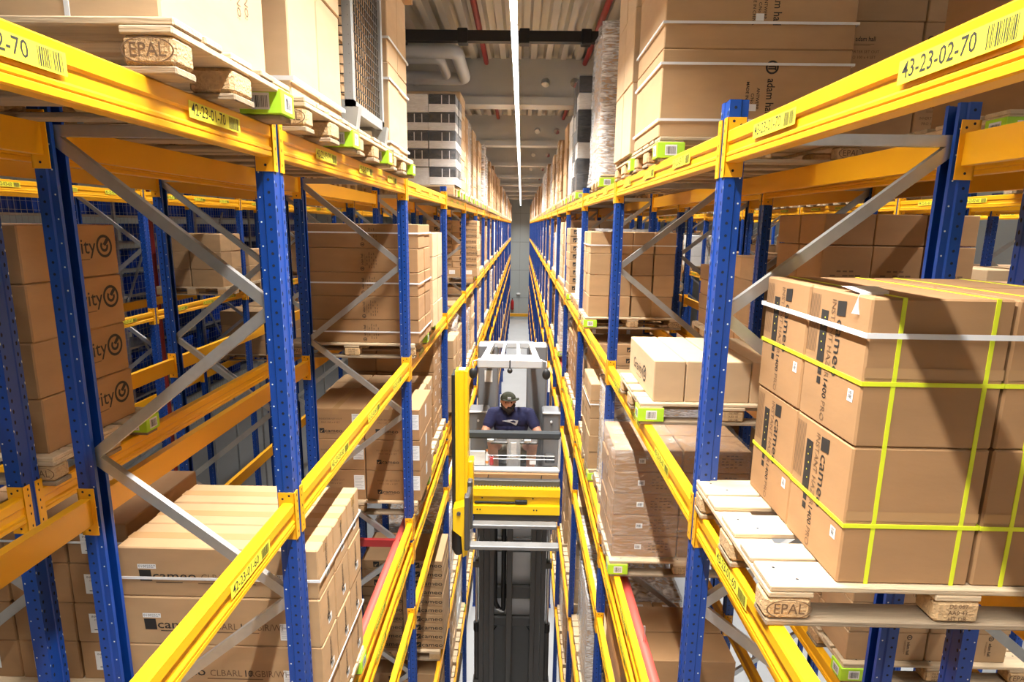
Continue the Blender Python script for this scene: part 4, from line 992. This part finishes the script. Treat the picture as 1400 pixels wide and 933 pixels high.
for yy, z in ((5.62, -3.02), (5.28, -3.06)):
    fk = MB(); fk.bbox(-.455, .415, yy-.05, yy+.05, z-.045, z, FORKM, .008); tp('fork', fk)
    tp('fork_shank', bx(-.505, -.455, yy-.05, yy+.05, z-.06, -2.55, DGREY, .012))
tp('fork_carriage', bx(-.50, -.46, 5.28, 5.62, -2.70, -2.60, DGREY, .01))
# things in the cab
bk = tag(obj('document_folder', bx(0, .16, 0, .03, 0, .16, PAPER, .003), None, (-.515, 6.05, H-2.575)), 'pale document folder standing behind the cab glass, left', 'folder')
bt = empty('spray_bottle', (-.335, 6.07, H-2.575)); tag(bt, 'white and orange bottle behind the cab glass', 'bottle')
obj('bottle', MB().tube([(0,0,0),(0,0,.12),(0,0,.14),(0,0,.155)], .018, WHT, 10, radii=[.018,.018,.008,.008]), bt); obj('cap', MB().cyl((0,0,.155),(0,0,.175),.009,mat('orange_plastic',(.8,.25,.02),.4),8), bt); obj('bottle_label', MB().cyl((0,0,.02),(0,0,.05),.0185,MATS['orange_plastic'],10), bt)
rc = empty('red_canister', (-.285, 6.07, H-2.575)); tag(rc, 'red canister behind the cab glass beside the bottle', 'canister')
obj('body', bx(-.022, .022, -.02, .02, 0, .10, REDA, .008), rc); obj('cap', MB().cyl((0,0,.1),(0,0,.115),.012,BLK,8), rc)

# ------------------------------------------------------------------ the driver
def capsules(lst, vox, smooth=6):
    bm = bmesh.new()
    for (a, b_, ra, rb, *_r) in lst:
        a = Vector(a); b_ = Vector(b_); n = max(2, int((b_-a).length/(min(ra, rb)*.5))+1)
        for i in range(n+1):
            t = i/n; bmesh.ops.create_icosphere(bm, subdivisions=2, radius=ra+(rb-ra)*t, matrix=Matrix.Translation(a.lerp(b_, t)))
    me = bpy.data.meshes.new('t'); bm.to_mesh(me); bm.free()
    o = bpy.data.objects.new('t', me); C.objects.link(o)
    md = o.modifiers.new('r', 'REMESH'); md.mode = 'VOXEL'; md.voxel_size = vox; md.use_smooth_shade = True
    sm = o.modifiers.new('s', 'SMOOTH'); sm.iterations = smooth; sm.factor = .5
    dg = bpy.context.evaluated_depsgraph_get(); dg.update()
    r = bpy.data.meshes.new_from_object(o.evaluated_get(dg)); bpy.data.objects.remove(o); return r
V = lambda x, y, z: (x, y, z)
bones = []       # (a, b, ra, rb, material)
B = lambda a, b_, ra, rb, mt: bones.append((a, b_, ra, rb, mt))
B((-.16, 6.76, -2.60), (.0, 6.76, -2.60), .13, .13, KHAKI)
B((-.135, 6.71, -2.46), (-.03, 6.71, -2.46), .135, .135, NAVY); B((-.165, 6.67, -2.32), (-.005, 6.67, -2.32), .135, .135, NAVY)
B((-.19, 6.63, -2.22), (.025, 6.63, -2.22), .115, .115, NAVY); B((-.235, 6.63, -2.155), (.065, 6.63, -2.155), .07, .07, NAVY)
B((-.10, 6.62, -2.14), (-.113, 6.585, -2.07), .058, .052, SKIN)
B((-.12, 6.575, -1.985), (-.122, 6.555, -2.02), .082, .076, SKIN); B((-.12, 6.53, -2.05), (-.115, 6.515, -2.07), .055, .040, SKIN)
B((-.105, 6.482, -2.00), (-.098, 6.468, -2.025), .011, .016, SKIN)                    # nose
for ex in (-.203, -.04): B((ex, 6.58, -1.995), (ex, 6.585, -2.02), .014, .012, SKIN)    # ears
for s, sx_ in ((-1, -.295), (1, .125)):
    elb = (-.395, 6.47, -2.37) if s < 0 else (.245, 6.47, -2.37); wri = (-.315, 6.24, -2.30) if s < 0 else (.12, 6.24, -2.30)
    sh_ = (sx_, 6.62, -2.165); mid = tuple(Vector(sh_).lerp(Vector(elb), .52))
    B(sh_, mid, .076, .070, NAVY); B(mid, elb, .054, .048, SKIN); B(elb, wri, .048, .032, SKIN)
    pal = (wri[0]+s*-.015, wri[1]-.06, wri[2]+.0)
    B(wri, pal, .03, .036, GLOVE)
    for i in range(4):
        kx = pal[0]+(-.03+.02*i); ln = (.050, .058, .055, .043)[i]
        k1 = (kx, pal[1]-.03, pal[2]+.008); k2 = (kx, pal[1]-.03-ln*.6, pal[2]-.006); k3 = (kx, pal[1]-.02-ln*.6, pal[2]-.035)
        B(k1, k2, .010, .0095, GLOVE); B(k2, k3, .0095, .0085, GLOVE)
    tb = (pal[0]-s*.035, pal[1]+.02, pal[2]); B(tb, (tb[0]-s*.025, tb[1]-.045, tb[2]-.005), .012, .010, GLOVE)
    hip = (-.17 if s < 0 else .01, 6.74, -2.62); kne = (-.285 if s < 0 else .165, 6.26, -2.40); ank = (-.25 if s < 0 else .13, 6.36, -2.88)
    mt_ = tuple(Vector(hip).lerp(Vector(kne), .60))
    B(hip, mt_, .108, .095, KHAKI); B(mt_, kne, .080, .062, SKIN); B(kne, tuple(Vector(kne).lerp(Vector(ank), .35)), .058, .058, SKIN); B(tuple(Vector(kne).lerp(Vector(ank), .35)), ank, .058, .038, SKIN)
    B((ank[0], ank[1]+.03, -2.93), (ank[0], ank[1]-.14, -2.945), .042, .032, BLK)
PO = Vector((-.08, 6.7, -2.70))
me = capsules([(Vector(a)-PO, Vector(b_)-PO, ra, rb) for a, b_, ra, rb, mt in bones], .0065)
ml = []
for *_x, mt in bones:
    if mt not in ml: ml.append(mt)
me.materials.clear()
for mt in ml: me.materials.append(mt)
segs = [(Vector(a)-PO, Vector(b_)-PO, ra, rb, ml.index(mt)) for a, b_, ra, rb, mt in bones]
for p in me.polygons:
    c = p.center; best = 9; bi = 0
    for a, b_, ra, rb, k in segs:
        d = b_-a; t = max(0, min(1, (c-a).dot(d)/max(1e-9, d.length_squared))); q = (c-(a+d*t)).length-(ra+(rb-ra)*t)
        if q < best: best = q; bi = k
    p.material_index = bi; p.use_smooth = True
me.name = 'person'
person = obj('person', me, None, PO+Vector((0, 0, H)))
tag(person, 'bearded driver in navy t-shirt, shorts and camouflage cap seated in the truck cab', 'person')
from mathutils.bvhtree import BVHTree
bvh = BVHTree.FromPolygons([v.co.copy() for v in me.vertices], [tuple(p.vertices) for p in me.polygons])
def onchest(x, z, e=.004):
    h_ = bvh.ray_cast(Vector((x-PO.x, -2, z-PO.z)), Vector((0, 1, 0)))
    return (x-PO.x, (h_[0].y if h_[0] else -.2)-e, z-PO.z)
def patch(poly, mt, e):
    """flat outline finely triangulated and laid on the shirt front"""
    b2 = bmesh.new(); vv = [b2.verts.new((p[0], p[1], 0)) for p in poly]; b2.faces.new(vv); bmesh.ops.triangulate(b2, faces=b2.faces)
    bmesh.ops.subdivide_edges(b2, edges=b2.edges, cuts=3, use_grid_fill=True); bmesh.ops.triangulate(b2, faces=b2.faces)
    q = MB(); b2.verts.ensure_lookup_table(); q.add([onchest(v.co.x, v.co.y, e) for v in b2.verts], [tuple(v.index for v in f_.verts) for f_ in b2.faces], mt); b2.free(); return q
lx, lz = -.085, -2.235
em = obj('shirt_emblem', patch([(lx-.105, lz+.012), (lx-.055, lz+.022), (lx+.0, lz+.03), (lx+.085, lz+.02), (lx+.075, lz-.02), (lx+.06, lz-.05), (lx+.04, lz-.035), (lx+.0, lz-.012), (lx-.05, lz+.002)], SHIRTP, .004), person)
obj('emblem_detail', patch([(lx-.01, lz+.012), (lx+.03, lz+.02), (lx+.06, lz+.008), (lx+.048, lz-.012), (lx+.03, lz-.006), (lx+.015, lz-.004)], NAVY, .007), em)
obj('sleeve_badge', MB().box(-.335-PO.x, -.32-PO.x, 6.53-PO.y, 6.54-PO.y, -2.235-PO.z, -2.21-PO.z, WHT), person)
def pcap(lst, vox=.006, mt=HAIR, name='beard', sm=3):
    mm = capsules([(Vector(a)-PO, Vector(b_)-PO, ra, rb) for a, b_, ra, rb in lst], vox, sm); mm.materials.clear(); mm.materials.append(mt); mm.name = name; return obj(name, mm, person)
pcap([((-.182, 6.545, -2.035), (-.145, 6.508, -2.075), .026, .030), ((-.145, 6.508, -2.075), (-.10, 6.493, -2.09), .030, .034), ((-.10, 6.493, -2.09), (-.058, 6.528, -2.035), .032, .026), ((-.112, 6.50, -2.10), (-.11, 6.503, -2.12), .036, .024), ((-.122, 6.478, -2.048), (-.082, 6.478, -2.048), .009, .009)])
hat = MB(); vs = []; fs = []; n = 20; rows = 7
for i in range(rows+1):
    t = (PI/2)*i/rows
    for k in range(n): vs.append((-.12+.092*math.cos(t)*math.cos(2*PI*k/n)-PO.x, 6.575+.100*math.cos(t)*math.sin(2*PI*k/n)-PO.y, -1.975+.085*math.sin(t)-PO.z))
for i in range(rows):
    for k in range(n): fs.append((i*n+k, i*n+(k+1) % n, (i+1)*n+(k+1) % n, (i+1)*n+k))
hat.add(vs, fs, CAPM, True); hat.v = [tuple(v) for v in hat.v]; cap_o = obj('cap', hat, person)
brim = MB(); ang = .45; vs = []
for r_, dz in ((.085, .0), (.155, .004)):
    for k in range(13):
        t = -PI/2+ang+(-1.05+2.1*k/12); rr = r_ if r_ < .1 else .092+.060*math.cos(-1.05+2.1*k/12)
        for e in (0, .006): vs.append((-.12+rr*math.cos(t)-PO.x, 6.575+rr*1.02*math.sin(t)-PO.y, -1.965+dz+e-PO.z))
fs = []
for k in range(12):
    a = 2*k; b_ = 2*(k+1); c_ = 26+2*k; d_ = 26+2*(k+1)
    fs += [(a, b_, d_, c_), (a+1, c_+1, d_+1, b_+1), (c_, d_, d_+1, c_+1), (a, a+1, b_+1, b_)]
brim.add(vs, fs, CAPM); obj('brim', brim, cap_o); obj('cap_badge', MB().box(-.125-PO.x, -.085-PO.x, 6.472-PO.y, 6.486-PO.y, -1.95-PO.z, -1.925-PO.z, SHIRTP), cap_o)
for ex in (-.146, -.078): obj('eye', MB().ball((ex-PO.x, 6.496-PO.y, -1.995-PO.z), .008, HAIR, 6), person)
